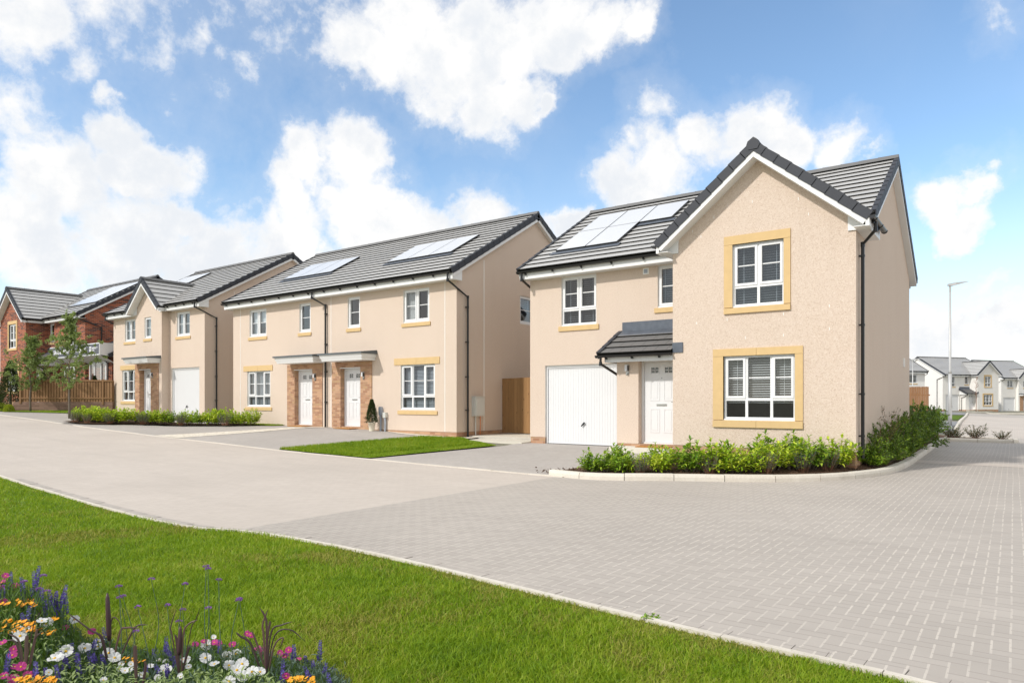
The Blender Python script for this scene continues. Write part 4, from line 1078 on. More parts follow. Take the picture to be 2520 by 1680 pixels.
# ------------------------------------------------------------------ plants
def rv(a=1.): return V((random.gauss(0, 1), random.gauss(0, 1), random.gauss(0, 1))).normalized()*a
def leaf(mb, p, d, ln, w, curl=.25, side=None):
    """folded pointed leaf: four faces about a mid-rib"""
    d = d.normalized(); s_ = (side or d.cross(V((0, 0, 1))))
    if s_.length < 1e-4: s_ = V((1, 0, 0))
    s_ = (s_-d*s_.dot(d)).normalized(); u = s_.cross(d)
    m1 = p+d*ln*.38+u*ln*.05; m2 = p+d*ln*.74-u*ln*curl*.25; t = p+d*ln-u*ln*curl
    k = u*w*.22
    mb.add([p, m1+s_*w*.5+k, m1, m1-s_*w*.5+k, m2+s_*w*.38+k, m2, m2-s_*w*.38+k, t],
           [(0, 2, 1), (0, 3, 2), (1, 2, 5, 4), (2, 3, 6, 5), (4, 5, 7), (5, 6, 7)])
def leaf1(mb, p, d, ln, w, side=None):
    d = d.normalized(); s_ = side or rv(); s_ = (s_-d*s_.dot(d)).normalized()
    m = p+d*ln*.45; mb.add([p, m+s_*w*.5, p+d*ln, m-s_*w*.5], [(0, 1, 2, 3)])

def shrub(kind, h, w, seed, leafmat, stem='bark'):
    random.seed(seed)
    root = empty(kind, (0, 0, 0)); lf = MB(); st = MB()
    if kind == 'laurel_shrub':
        for i in range(30):
            a = random.uniform(0, 6.28); r = w*.5*math.sqrt(random.random()); hh = h*random.uniform(.5, 1.12)*(1-.35*(r/(w*.5))**2)
            b = V((math.cos(a)*r*.35, math.sin(a)*r*.35, 0)); t = V((math.cos(a)*r, math.sin(a)*r, hh)); m = b.lerp(t, .5)+rv(.02)
            st.tube([b, m, t], [.006, .005, .003], 4, False)
            n = int(7+hh*19)
            for k in range(n):
                f = .22+.78*(k+random.random()*.6)/n; p = b.lerp(m, f*2) if f < .5 else m.lerp(t, f*2-1)
                az = k*2.4+random.random(); el = random.uniform(-.15, .7) if f < .88 else random.uniform(.6, 1.3)
                d = V((math.cos(az)*math.cos(el), math.sin(az)*math.cos(el), math.sin(el)))
                leaf(lf, p, d, random.uniform(.12, .19)*(1 if f < .9 else .8), random.uniform(.05, .074), random.uniform(.0, .4))
    elif kind == 'lavender_shrub':
        for i in range(70):
            a = random.uniform(0, 6.28); r = w*.5*math.sqrt(random.random()); hh = h*random.uniform(.55, 1.)
            b = V((math.cos(a)*r*.3, math.sin(a)*r*.3, 0)); t = V((math.cos(a)*r, math.sin(a)*r, hh))
            st.tube([b, t], [.003, .0015], 3, False)
            for k in range(26):
                f = .25+.75*random.random(); p = b.lerp(t, f); d = (t-b).normalized()*.9+rv(.8)
                leaf1(lf, p, d, random.uniform(.02, .04), .008)
    elif kind == 'evergreen_shrub':
        for i in range(34):
            a = random.uniform(0, 6.28); r = w*.5*math.sqrt(random.random()); hh = h*random.uniform(.3, 1.08)*(1-.45*(r/(w*.5))**2)
            b = V((math.cos(a)*r*.3, math.sin(a)*r*.3, h*.05)); t = V((math.cos(a)*r, math.sin(a)*r, hh))
            st.tube([b, t], [.008, .003], 4, False)
            ax = (t-b)
            for q in range(6):
                f = random.uniform(.25, 1.)**.8; p0 = b+ax*f; d0 = (ax.normalized()+rv(.9)).normalized(); L = random.uniform(.10, .20)
                for k in range(17):
                    p = p0+d0*L*k/16; leaf1(lf, p, d0*.6+rv(.7)+V((0, 0, .3)), random.uniform(.05, .08), random.uniform(.022, .034))
    elif kind == 'bare_shrub':
        for i in range(9):
            a = random.uniform(0, 6.28); p = V((0, 0, 0)); d = V((math.cos(a)*.35, math.sin(a)*.35, 1)).normalized(); pts = [p]
            for k in range(7): d = (d+rv(.22)+V((0, 0, .05))).normalized(); p = p+d*h/7; pts.append(p)
            st.tube(pts, [.006*(1-k/9) for k in range(8)], 4, False)
            for k in range(10):
                q = pts[random.randint(2, 7)]; e = (d+rv(1.)).normalized(); L = random.uniform(.05, .2)
                st.tube([q, q+e*L*.5+rv(.01), q+e*L], [.003, .002, .0012], 3, False)
                for m in range(4): leaf1(lf, q+e*L*random.random(), e+rv(.8), random.uniform(.02, .035), .016)
    elif kind == 'low_shrub':
        for i in range(34):
            a = random.uniform(0, 6.28); r = w*.5*math.sqrt(random.random()); hh = h*random.uniform(.4, 1.)
            b = V((0, 0, 0)); t = V((math.cos(a)*r, math.sin(a)*r, hh)); m = b.lerp(t, .5)+rv(.03)
            st.tube([b, m, t], [.006, .004, .002], 4, False)
            for k in range(18):
                f = random.uniform(.35, 1.05); p = m.lerp(t, f*2-1) if f > .5 else b.lerp(m, f*2)
                leaf(lf, p, (t-b).normalized()*.5+rv(.9), random.uniform(.04, .06), random.uniform(.018, .026), .1)
    elif kind == 'box_ball':
        for i in range(2600):
            d = rv(); d.z = abs(d.z)*.9+.02 if random.random() < .85 else d.z*.3; p = V((d.x*w*.5, d.y*w*.5, .02+d.z*h))*random.uniform(.86, 1.03)
            leaf1(lf, p, d+rv(.7), random.uniform(.025, .045), .018)
        st.tube([(0, 0, 0), (0, 0, h*.6)], .02, 6)
    elif kind == 'conifer':
        st.tube([(0, 0, 0), (0, 0, h*.95)], [w*.05+.006, .003], 6)
        n = int(900+h*1500)
        for i in range(n):
            f = random.random()**.8; z = h*(.02+.97*f); rr = w*.5*(1-f)**.75*random.uniform(.55, 1.08)+.01
            a = random.uniform(0, 6.28); lump = 1+.13*math.sin(a*5+z*9); p = V((math.cos(a)*rr*lump, math.sin(a)*rr*lump, z))
            d = V((math.cos(a)*.6, math.sin(a)*.6, .9))+rv(.35)
            for q in range(3): leaf1(lf, p, d+rv(.4), random.uniform(.05, .09)*(.6+.4*w), .016*(.6+.6*w))
    f_ = lf.build('foliage', leafmat, root); s_ = st.build('stem', stem, root)
    return root

def blades(name, P, H, W, lean, mat, curve=.35, parent=None):
    """many grass blades as one mesh"""
    n = len(P); rng = np.random.default_rng(5)
    az = rng.uniform(0, 2*np.pi, n); la = rng.uniform(0, 2*np.pi, n); ln = lean*rng.uniform(.2, 1., n)
    sx, sy = np.cos(az)*W*.5, np.sin(az)*W*.5; lx, ly = np.cos(la)*ln, np.sin(la)*ln
    v = np.zeros((n, 5, 3), np.float32)
    v[:, 0] = P+np.c_[sx, sy, np.zeros(n)]; v[:, 1] = P-np.c_[sx, sy, np.zeros(n)]
    mid = P+np.c_[lx*H*.4, ly*H*.4, H*.55]; v[:, 2] = mid-np.c_[sx, sy, np.zeros(n)]*.8; v[:, 3] = mid+np.c_[sx, sy, np.zeros(n)]*.8
    v[:, 4] = P+np.c_[lx*H*(1+curve), ly*H*(1+curve), H*(1-.25*ln)]
    b = (np.arange(n)*5)[:, None]
    q = (b+np.array([[0, 1, 2, 3]])).astype(np.int32); t = (b+np.array([[3, 2, 4]])).astype(np.int32)
    loops = np.concatenate([q, t], 1).ravel()
    me = bpy.data.meshes.new(name); me.vertices.add(n*5); me.vertices.foreach_set('co', v.ravel())
    me.loops.add(len(loops)); me.loops.foreach_set('vertex_index', loops)
    me.polygons.add(2*n); ls = np.zeros(2*n, np.int32); ls[0::2] = np.arange(n)*7; ls[1::2] = np.arange(n)*7+4
    lt = np.zeros(2*n, np.int32); lt[0::2] = 4; lt[1::2] = 3
    me.polygons.foreach_set('loop_start', ls)
    try: me.polygons.foreach_set('loop_total', lt)
    except Exception: pass
    me.update(calc_edges=True); me.validate()
    me.materials.append(M[mat]); o = bpy.data.objects.new(name, me); COL.objects.link(o)
    if parent: o.parent = parent
    return o

c_, s_ = math.cos(TH), math.sin(TH)
# foreground lawn
def fg_z(x, y): return gz(x, min(y, 4.3))+.0
poly = [(p[0], p[1]-.055) for p in near if p[0] > -40]+[(4.2, -12), (-40, -12)]
poly_sheet('lawn', poly, .022, 'turf', 1.)
rng = np.random.default_rng(3)
nyx = np.array([p[0] for p in near]); nyy = np.array([p[1] for p in near]); o_ = np.argsort(nyx[:-16]); nx_, ny_ = nyx[:-16][o_], nyy[:-16][o_]
def fnoise(x, y, sc): return np.array([mnoise.noise(V((a*sc, b*sc, 3.1))) for a, b in zip(x, y)])
def road_np(x): return np.interp(x, [p[0] for p in ROAD], [p[1] for p in ROAD])
N = 480000
d = np.exp(rng.uniform(np.log(2.7), np.log(26), N)); t = rng.uniform(-.80, .62, N)
X = d*(-s_+t*c_); Y = d*(c_+t*s_)
ok = (Y < np.interp(X, nx_, ny_)-.035+rng.normal(0, .02, N)) & (X < 1.2) & (X > -24)
X, Y, d = X[ok], Y[ok], d[ok]
clump = fnoise(X, Y, 1.6)*.5+fnoise(X, Y, 6.)*.5
edge = np.interp(X, nx_, ny_)-Y
H = (.040+.026*clump+rng.uniform(-.012, .02, len(X)))*np.clip(.55+edge*1.2, .55, 1.)*1.15
H *= 1+.55*np.exp(-((X+7.6)/1.5)**2)*np.clip(1.2-edge*2, 0, 1)
H = np.clip(H, .015, .15)
P = np.c_[X, Y, road_np(X)+.018]
dry = (fnoise(X, Y, .8)+fnoise(X, Y, 3.)*.6+rng.normal(0, .25, len(X))+np.clip(.25-edge, 0, .25)*2.6) > .38
W = .0022+.0007*d
g1 = blades('grass', P[~dry], H[~dry], W[~dry], .9, 'blade'); tag(g1, kind='stuff')
g2 = blades('dry_grass', P[dry], H[dry]*.9, W[dry], 1.1, 'blade_dry'); tag(g2, kind='stuff')
# lawn patches by the houses
def patch(poly, n, h, mat, seed):
    rng = np.random.default_rng(seed); xs = [p[0] for p in poly]; ys = [p[1] for p in poly]
    x = rng.uniform(min(xs), max(xs), n*3); y = rng.uniform(min(ys), max(ys), n*3); ins = np.zeros(len(x), bool)
    for (ax, ay), (bx, by) in zip(poly, poly[1:]+poly[:1]):
        c = ((ay > y) != (by > y)) & (x < (bx-ax)*(y-ay)/(by-ay+1e-9)+ax); ins ^= c
    x, y = x[ins][:n], y[ins][:n]
    z = np.array([gz(a, b) for a, b in zip(x, y)])+.015
    o = blades('grass', np.c_[x, y, z], h*rng.uniform(.6, 1.2, len(x)), np.full(len(x), .011), .8, mat); tag(o, kind='stuff')
patch([(-16.9, 11.97), (-13.9, 11.97), (-12.2, 14.9), (-13.4, 16.0), (-14.7, 15.6), (-15.5, 14.3)], 26000, .085, 'blade', 1)
patch([(-14.6, 11.97), (-13.15, 11.97), (-11.5, 15.1), (-12.4, 15.5)], 14000, .03, 'blade', 2)
patch([(-25.5, 15.75), (-24, 15.35), (-22.75, 15.9), (-22.75, 16.4), (-26.2, 16.4)], 4000, .05, 'blade', 3)
patch([(-55, 12.75), (-39.7, 12.75), (-34.5, 14.95), (-33.6, 16.0), (-36.9, 16.4), (-40.4, 15.0), (-55, 15.2)], 20000, .05, 'blade', 4)
patch([(-6.3, 14.1), (-2.9, 14.3), (-2.6, 15.2), (-6.3, 15.2)], 9000, .04, 'blade', 5)

# hedge shrubs: a few meshes, each plant an object of its own
protos = {}
def proto(key, *a):
    r = shrub(*a); protos[key] = r; r['_p'] = 1; r.location = (0, -60, -20); return r
for i in range(3): proto('L%d' % i, 'laurel_shrub', .70, .86, 100+i, 'leaf_laurel')
for i in range(3): proto('Y%d' % i, 'laurel_shrub', .74, .95, 200+i, 'leaf_yellowgreen')
proto('V0', 'lavender_shrub', .42, .55, 300, 'leaf_lavender', 'twig')
for i in range(2): proto('E%d' % i, 'evergreen_shrub', 1.15, 1.35, 400+i, 'leaf_dark')
for i in range(2): proto('B%d' % i, 'bare_shrub', 1.1, .5, 500+i, 'leaf_bronze', 'twig')
for i in range(2): proto('W%d' % i, 'low_shrub', .45, .75, 600+i, 'leaf_bronze', 'twig')
used_p = set()
def plant(key, x, y, sc, rz, label, cat, group, sz=1., name=None, z=None):
    if key in used_p: o = copy_tree(protos[key])
    else: o = protos[key]; used_p.add(key)
    o.location = (x, y, (gz(x, y)+.06) if z is None else z); o.rotation_euler = (0, 0, rz); o.scale = (sc, sc, sc*sz)
    tag(o, label, cat, group); return o
random.seed(21)
# the front bed follows the kerb
lst = []
bk = [V((p[0], p[1])) for p in bedk]; acc = [0.]
for a, b in zip(bk, bk[1:]): acc.append(acc[-1]+(b-a).length)
def along(dist, off):
    for i in range(len(bk)-1):
        if acc[i+1] >= dist:
            t_ = (dist-acc[i])/(acc[i+1]-acc[i]); q = bk[i].lerp(bk[i+1], t_); e = (bk[i+1]-bk[i]).normalized()
            return q.x-e.y*off, q.y+e.x*off
k = 1.15
while k < 8.3:
    x, y = along(k, random.uniform(.48, .66)); lst.append(('L%d' % random.randint(0, 2) if random.random() < .7 else 'Y%d' % random.randint(0, 2), x, y, random.uniform(.55, .88)))
    k += random.uniform(.40, .52)
lst2 = []
k = 1.9
while k < 7.0:
    x, y = along(k, random.uniform(1.0, 1.2)); lst2.append(('L%d' % random.randint(0, 2), x, y, random.uniform(.6, .82))); k += random.uniform(.9, 1.3)
k = 8.35
while k < 11.0:
    x, y = along(k, random.uniform(.28, .40)); lst.append(('L%d' % random.randint(0, 2), x, y, random.uniform(.45, .66))); k += random.uniform(.34, .46)
for i, (ky, x, y, sc) in enumerate(lst):
    plant(ky, x, y, sc, random.uniform(0, 6), '%s broad-leaved laurel shrub from the left along the pale kerb below the bay window' % ordinal(i), 'shrub', 'laurel shrubs along the kerb of the front bed')
for i, (ky, x, y, sc) in enumerate(lst2):
    plant(ky, x, y, sc, random.uniform(0, 6), '%s laurel shrub from the left in the back row, between kerb row and house wall' % ordinal(i), 'shrub', 'laurel shrubs in the back row of the front bed')
for i, k in enumerate((2.6, 3.9, 5.0, 5.9, 6.6)):
    x, y = along(k, .42); plant('V0', x, y, random.uniform(.85, 1.1), random.uniform(0, 6), '%s grey-green lavender tuft from the left among the laurels behind the kerb' % ordinal(i), 'shrub', 'lavender tufts in the front bed')
ev = [(-2.3, 16.1, .62), (-2.2, 16.8, .72), (-2.3, 17.5, .85), (-2.15, 18.3, .80), (-2.25, 19.1, 1.0), (-2.15, 20.0, .95), (-2.3, 20.9, 1.1), (-2.2, 21.9, 1.1), (-2.3, 22.9, 1.05), (-2.25, 24.0, 1.08), (-2.4, 25.2, 1.1), (-2.5, 26.4, 1.15), (-2.6, 27.7, 1.15), (-2.7, 29.0, 1.15), (-2.45, 30.3, 1.05), (-3.7, 29.8, 1.3), (-3.5, 27.9, 1.2)]
for i, (x, y, sc) in enumerate(ev):
    plant('E%d' % (i % 2), x-.1, y, sc, random.uniform(0, 6), '%s dark evergreen shrub counted from the house corner along the side road kerb' % ordinal(i), 'shrub', 'dark evergreen shrubs beside the side road')
for i, (x, y, sc) in enumerate([(-2.42, 16.7, .9), (-2.45, 18.3, 1.0), (-2.42, 20.2, 1.05)]):
    plant('B%d' % (i % 2), x, y, sc, random.uniform(0, 6), '%s nearly bare reddish shrub against the shaded side wall, counted from the downpipe' % ordinal(i), 'shrub', 'bare shrubs against the shaded side wall')
for i, (x, y, sc) in enumerate([(-1.75, 30.7, .95), (-1.15, 30.6, 1.2), (-.35, 30.5, .85), (-2.0, 31.3, 1.1)]):
    plant('W%d' % (i % 2), x, y, sc, random.uniform(0, 6), '%s sparse low bronze-leaved shrub in the kerbed island by the side road' % ordinal(i), 'shrub', 'sparse shrubs in the kerbed island')
# long low hedge in front of the further house
hp = [(-31.3, 12.6), (-29.7, 12.85), (-27.3, 14.25), (-23.5, 15.65)]
def hedge_at(f):
    f *= 3; i = min(2, int(f)); a, b = V(hp[i]), V(hp[i+1]); return a.lerp(b, f-i)
n = 29
for i in range(n):
    q = hedge_at(i/(n-1)); kk = 'Y%d' % random.randint(0, 2) if random.random() < .8 else 'L%d' % random.randint(0, 2)
    plant(kk, q.x+random.uniform(-.06, .06), q.y+random.uniform(-.12, .12), random.uniform(.66, .86)*(.8 if i == 0 else 1.02), random.uniform(0, 6), '%s yellow-green laurel shrub from the left in the long low hedge' % ordinal(i), 'shrub', 'laurel shrubs of the long low hedge')
for i in range(6):
    q = hedge_at((i+.5)/6); plant('V0', q.x+.1, q.y-.42, random.uniform(.9, 1.15), random.uniform(0, 6), '%s grey-green tuft from the left at the foot of the long low hedge' % ordinal(i), 'shrub', 'grey-green tufts at the foot of the long hedge')

random.seed(5)
# conifers and clipped shrubs at the far left
for nm, x, y, h_, w_, lb in (('conifer', -41.2, 13.4, 2.5, 1.35, 'dark green bushy conifer at the left end of the timber fence'),
                             ('conifer', -42.6, 13.0, 1.9, 1.2, 'lower dark conifer cut by the left edge, beside the bushy one'),
                             ('conifer', -37.95, 16.0, 1.75, .55, 'narrow dark conifer standing behind the timber fence near the glazed doors'),
                             ('conifer', -42.4, 15.3, 1.9, .8, 'dark conifer behind the fence under the porch of the red brick house')):
    o = shrub(nm, h_, w_, int(abs(x*10)), 'leaf_conifer'); o.location = (x, y, gz(x, y)); o.rotation_euler.z = x
    if x == -37.95: o.location.z = 1.0
    tag(o, lb, 'tree')
for x, y, h_, w_, lb in ((-41.0, 12.85, .42, .95, 'round golden-green clipped shrub in front of the dark conifer'), (-39.85, 12.9, .36, .45, 'small golden shrub beside the brick pier of the fence'), (-43.0, 12.9, .4, .8, 'golden-green clipped shrub cut by the left edge')):
    o = shrub('box_ball', h_, w_, int(abs(x*7)), 'leaf_gold'); o.name = 'clipped_shrub'; o.location = (x, y, gz(x, y)); tag(o, lb, 'shrub')

def tree(loc, h, crown_w, z0, seed, label, leafn=150, lean=0.):
    random.seed(seed); root = empty('young_tree', loc); tr = MB(); leafn = int(leafn*1.35); lf = MB()
    pts = [V((0, 0, 0))]; p = V((0, 0, 0))
    n = 12
    for k in range(n): p = p+V((random.gauss(lean, .02), random.gauss(0, .02), h*.95/n)); pts.append(p.copy())
    tr.tube(pts, [.055*(1-.9*k/n) for k in range(n+1)], 8)
    for i in range(46):
        f = z0/h+(1-z0/h)*(i+.5)/46; k = f*n*.999; a = pts[int(k)].lerp(pts[min(n, int(k)+1)], k-int(k))
        prof = math.sin(min(1, (f-z0/h)/(1-z0/h)*1.15+.18)*math.pi)**.75 if f < .97 else .2
        L = max(.15, crown_w*.5*prof*random.uniform(.55, 1.15)); az = i*2.4+random.uniform(-.5, .5)
        d = V((math.cos(az), math.sin(az), random.uniform(.25, .8))).normalized(); bp = [a]; q = a.copy()
        for m in range(5): d = (d+rv(.16)+V((0, 0, .03))).normalized(); q = q+d*L/5; bp.append(q.copy())
        tr.tube(bp, [.014*(1-m/6.5)*(1.3-f) for m in range(6)], 5, False)
        for m in range(8):
            b0 = bp[random.randint(1, 5)]; e = (d+rv(1.)).normalized(); l2 = random.uniform(.10, .30); 
            tr.tube([b0, b0+e*l2], [.004, .002], 3, False)
            cnt = int(leafn/6)
            for r_ in range(cnt):
                pp = b0+e*l2*random.uniform(.1, 1.15)+rv(random.random()*.055); leaf(lf, pp, e*.4+rv(.9)+V((0, 0, -.1)), random.uniform(.05, .085), random.uniform(.035, .055), .15)
    tr.build('trunk', 'bark', root, True); lf.build('crown', 'leaf_tree', root); tag(root, label, 'tree'); return root
tree((-33.25, 13.0, gz(-33.25, 13.0)), 4.6, 3.1, 1.3, 11, 'young leafy street tree rising out of the left end of the long low hedge', 150)
tree((-38.95, 13.5, gz(-38.95, 13.5)), 3.7, 2.9, 1.0, 12, 'smaller young tree at the left, in the grass in front of the timber fence', 130)
# leafless sapling far away in front of the white house
random.seed(9)
q = place(2402, 88, 1014); root = empty('bare_sapling', tuple(q)); tr = MB()
tr.tube([(0, 0, 0), (.03, 0, 1.5), (0, 0, 3.2), (.05, 0, 4.6)], [.05, .04, .025, .01], 5)
for i in range(26):
    z = random.uniform(1.8, 4.4); a = random.uniform(0, 6.28); L = random.uniform(.4, 1.1)*(1.1-z/6)
    tr.tube([(0, 0, z), (math.cos(a)*L*.5, math.sin(a)*L*.5, z+L*.5), (math.cos(a)*L*.7, math.sin(a)*L*.7, z+L)], [.015, .010, .006], 4, False)
tr.build('trunk', 'twig', root); tag(root, 'leafless sapling in front of the distant white house porch', 'tree')

# ------------------------------------------------------------------ flower bed in the near left corner
random.seed(33)
def at_px(px, d, py):
    q = place(px, d, py); return q
tops = [(-20, 1415), (40, 1425), (80, 1440), (130, 1470), (170, 1530), (220, 1570), (300, 1580), (380, 1610), (450, 1590), (560, 1590), (650, 1600), (700, 1622), (800, 1640), (860, 1675), (900, 1700)]
def top_at(px): return lerp_tab(tops, px)
heads = {'wc': [], 'mc': [], 'sa': [], 've': [], 'mg': []}
A4 = lambda x, y: (x/4.75, 1350+y/4.75); A5 = lambda x, y: (400+x/4.704, 1350+y/4.704)
for a in ((215, 955), (305, 940), (235, 1015), (540, 870), (490, 840), (870, 825), (990, 1160), (1150, 1080), (1145, 1140), (680, 1260), (770, 1195), (640, 1275), (1270, 1215), (1340, 1270)): heads['wc'].append(A4(*a))
for a in ((495, 1260), (600, 1330), (510, 1115), (740, 1250), (850, 1215), (770, 1345), (920, 1330), (860, 1400), (930, 1470), (1035, 1420), (1130, 1420), (770, 1530), (30, 1400)): heads['wc'].append(A5(*a))
for a in ((65, 315), (20, 390), (180, 430), (35, 620), (760, 920), (1075, 965), (30, 1095), (160, 1170), (145, 1240), (175, 1375), (245, 1375), (330, 1480), (45, 1480), (155, 1520), (20, 450)): heads['mc'].append(A4(*a))
for a in ((380, 1105), (480, 1070), (600, 1080), (650, 1095), (980, 980), (1020, 1000), (1100, 1160), (1170, 1180), (810, 1105), (1460, 1170), (1360, 1200), (1420, 1240), (1570, 1280), (1430, 1470)): heads['mc'].append(A5(*a))
for a in ((125, 350), (430, 295), (410, 370), (270, 440), (370, 560), (590, 580), (650, 560), (745, 520), (700, 620), (770, 620), (480, 560), (620, 690), (530, 690), (30, 520), (840, 1230), (910, 1280), (920, 1370), (740, 1370), (760, 1290), (1090, 1130), (1065, 1300), (1110, 1270), (1215, 1310), (90, 1320), (415, 1440), (535, 1480), (680, 1490), (1240, 1000), (320, 790), (1800, 1260), (1990, 1200), (1940, 1110), (2050, 1330), (1870, 1420), (1960, 1440), (300, 860), (1700, 1440)): heads['sa'].append(A4(*a))
for a in ((60, 1180), (95, 1260), (60, 1450), (660, 1150), (1385, 1240), (1520, 1170), (1400, 1370), (1385, 1460), (1665, 1280), (1750, 1390), (1820, 1160), (1870, 1400), (1980, 1420), (2040, 1420), (2110, 1380), (2160, 1470), (1930, 1520), (1700, 1450)): heads['sa'].append(A5(*a))
for a in ((1770, 360), (1390, 445), (1400, 575), (1435, 560), (1610, 685), (505, 320), (450, 475), (550, 500), (280, 390), (1590, 970), (1955, 665)): heads['ve'].append(A4(*a))
for a in ((505, 210), (525, 240), (260, 415), (650, 365), (890, 585), (880, 605), (232, 710), (530, 690), (190, 845)): heads['ve'].append(A5(*a))
def dep(py, px):   # further plants stand taller in the picture
    tp = top_at(px); f = max(0., min(1., (py-tp)/(1700-tp))); return 3.75-.95*f+random.uniform(-.06, .06)
def stem_to(mb, foot, head, r0=.0022, r1=.0015, bend=.04):
    m = foot.lerp(head, .55)+V((random.uniform(-bend, bend), random.uniform(-bend, bend), 0)); pts = [tuple(q) for q in spline([tuple(foot), tuple(m), tuple(head)], 4)]
    mb.tube(pts, [r0+(r1-r0)*i/(len(pts)-1) for i in range(len(pts))], 4, False); return m
def cosmos(px, py, mat, lab, group, size):
    d = dep(py, px); head = at_px(px, d, py); foot = V((head.x+random.uniform(-.06, .06), head.y+random.uniform(-.02, .08), gz(head.x, head.y)+.02))
    root = empty('cosmos', tuple(foot)); rel = head-foot
    st = MB(); stem_to(st, V((0, 0, 0)), rel); 
    pt = MB(); toward = (V((0, 0, CH))-head).normalized(); ax = (toward*random.uniform(.4, 1.)+V((random.uniform(-.5, .5), random.uniform(-.2, .2), random.uniform(.5, 1.2)))).normalized()
    u = ax.orthogonal().normalized(); w = ax.cross(u); n = 8; r = size*.5
    for k in range(n):
        a = 6.283*k/n+random.uniform(-.08, .08); e = u*math.cos(a)+w*math.sin(a); f = ax.cross(e); lift = random.uniform(.02, .28)
        p0 = rel+e*r*.12; hw_ = r*.335
        vs = [p0-f*r*.07, p0+f*r*.07]
        for q, ww in ((.5, .82), (.85, 1.), (1.0, .72)):
            cc = rel+e*r*q+ax*r*lift*q*q*1.1
            vs += [cc-f*hw_*ww-ax*r*.03, cc+ax*r*.03, cc+f*hw_*ww-ax*r*.03]
        pt.add(vs, [(0, 1, 3), (0, 3, 2), (1, 4, 3), (2, 3, 6, 5), (3, 4, 7, 6), (5, 6, 9, 8), (6, 7, 10, 9)])
    pt.add([rel+(u*math.cos(k*.785)+w*math.sin(k*.785))*r*.2-ax*r*.01 for k in range(8)], [tuple(range(8))])
    st.build('stem', 'stem_green', root); pt.build('petals', mat, root)
    ey_ = MB(); prof = [(r*.20, 0), (r*.19, r*.08), (r*.1, r*.14), (.0005, r*.15)]
    rot = ax.to_track_quat('Z', 'Y').to_matrix().to_4x4(); ey_.T = Matrix.Translation(rel) @ rot; ey_.lathe(prof, 9); ey_.build('flower_centre', 'eye_yellow', root)
    tag(root, lab, 'flower', group); return root
def spike(px, py, lab, group):
    d = dep(py, px); head = at_px(px, d, py+8); foot = V((head.x+random.uniform(-.03, .03), head.y+random.uniform(-.02, .06), gz(head.x, head.y)+.02))
    root = empty('salvia', tuple(foot)); rel = head-foot; st = MB(); m = stem_to(st, V((0, 0, 0)), rel, .003, .002, .02); fl = MB()
    L = random.uniform(.07, .11); ax = (rel.normalized()+V((random.uniform(-.25, .25), random.uniform(-.2, .2), 0))).normalized()
    base = rel-ax*L*.4
    for k in range(13):
        f = k/12; c = base+ax*L*f; rr = .0095*(1-.6*f)+.002
        for q in range(6):
            a = q*1.05+k*.6; u = ax.orthogonal().normalized(); e = (u*math.cos(a)+ax.cross(u)*math.sin(a)); leaf1(fl, c+e*rr*.3, e+ax*.5+rv(.2), rr*1.5, rr*.9)
    lf = MB()
    for k in range(7): leaf(lf, V((0, 0, 0)).lerp(rel, random.uniform(.35, .85)), rv()+V((0, 0, .4)), random.uniform(.035, .06), .014, .2)
    st.build('stem', 'stem_green', root); fl.build('flower_spike', 'petal_violet', root); lf.build('leaf', 'leaf_lavender', root); tag(root, lab, 'flower', group)
def verbena(px, py, lab, group):
    tp = top_at(px); d = 3.45+random.uniform(-.1, .1); head = at_px(px, d, py); foot = V((head.x+random.uniform(-.10, .10), head.y+random.uniform(-.03, .06), gz(head.x, head.y)+.02))
    root = empty('verbena', tuple(foot)); rel = head-foot; st = MB(); stem_to(st, V((0, 0, 0)), rel, .0026, .0013, .05); fl = MB()
    for k in range(36):
        o = rv(.011); o.z = abs(o.z)*.5; leaf1(fl, rel+o, o.normalized()+V((0, 0, .6)), .009, .007)
    st.build('stem', 'leaf_lavender', root); fl.build('flower_head', 'petal_lilac', root); tag(root, lab, 'flower', group)
for key, fn, lab, grp in (('wc', 'c', '%s white cosmos flower from the left in the corner flower bed', 'white cosmos flowers'), ('mc', 'm', '%s magenta cosmos flower from the left in the corner flower bed', 'magenta cosmos flowers'),
                          ('sa', 's', '%s violet-blue salvia spike from the left in the corner flower bed', 'violet salvia spikes'), ('ve', 'v', '%s lilac verbena head from the left on a tall thin stem over the lawn', 'lilac verbena stems')):
    for i, (px, py) in enumerate(sorted(heads[key])):
        if fn == 'c': cosmos(px, py, 'petal_white', lab % ordinal(i), grp, random.uniform(.048, .064))
        elif fn == 'm': cosmos(px, py, 'petal_magenta', lab % ordinal(i), grp, random.uniform(.032, .045))
        elif fn == 's': spike(px, py, lab % ordinal(i), grp)
        else: verbena(px, py, lab % ordinal(i), grp)
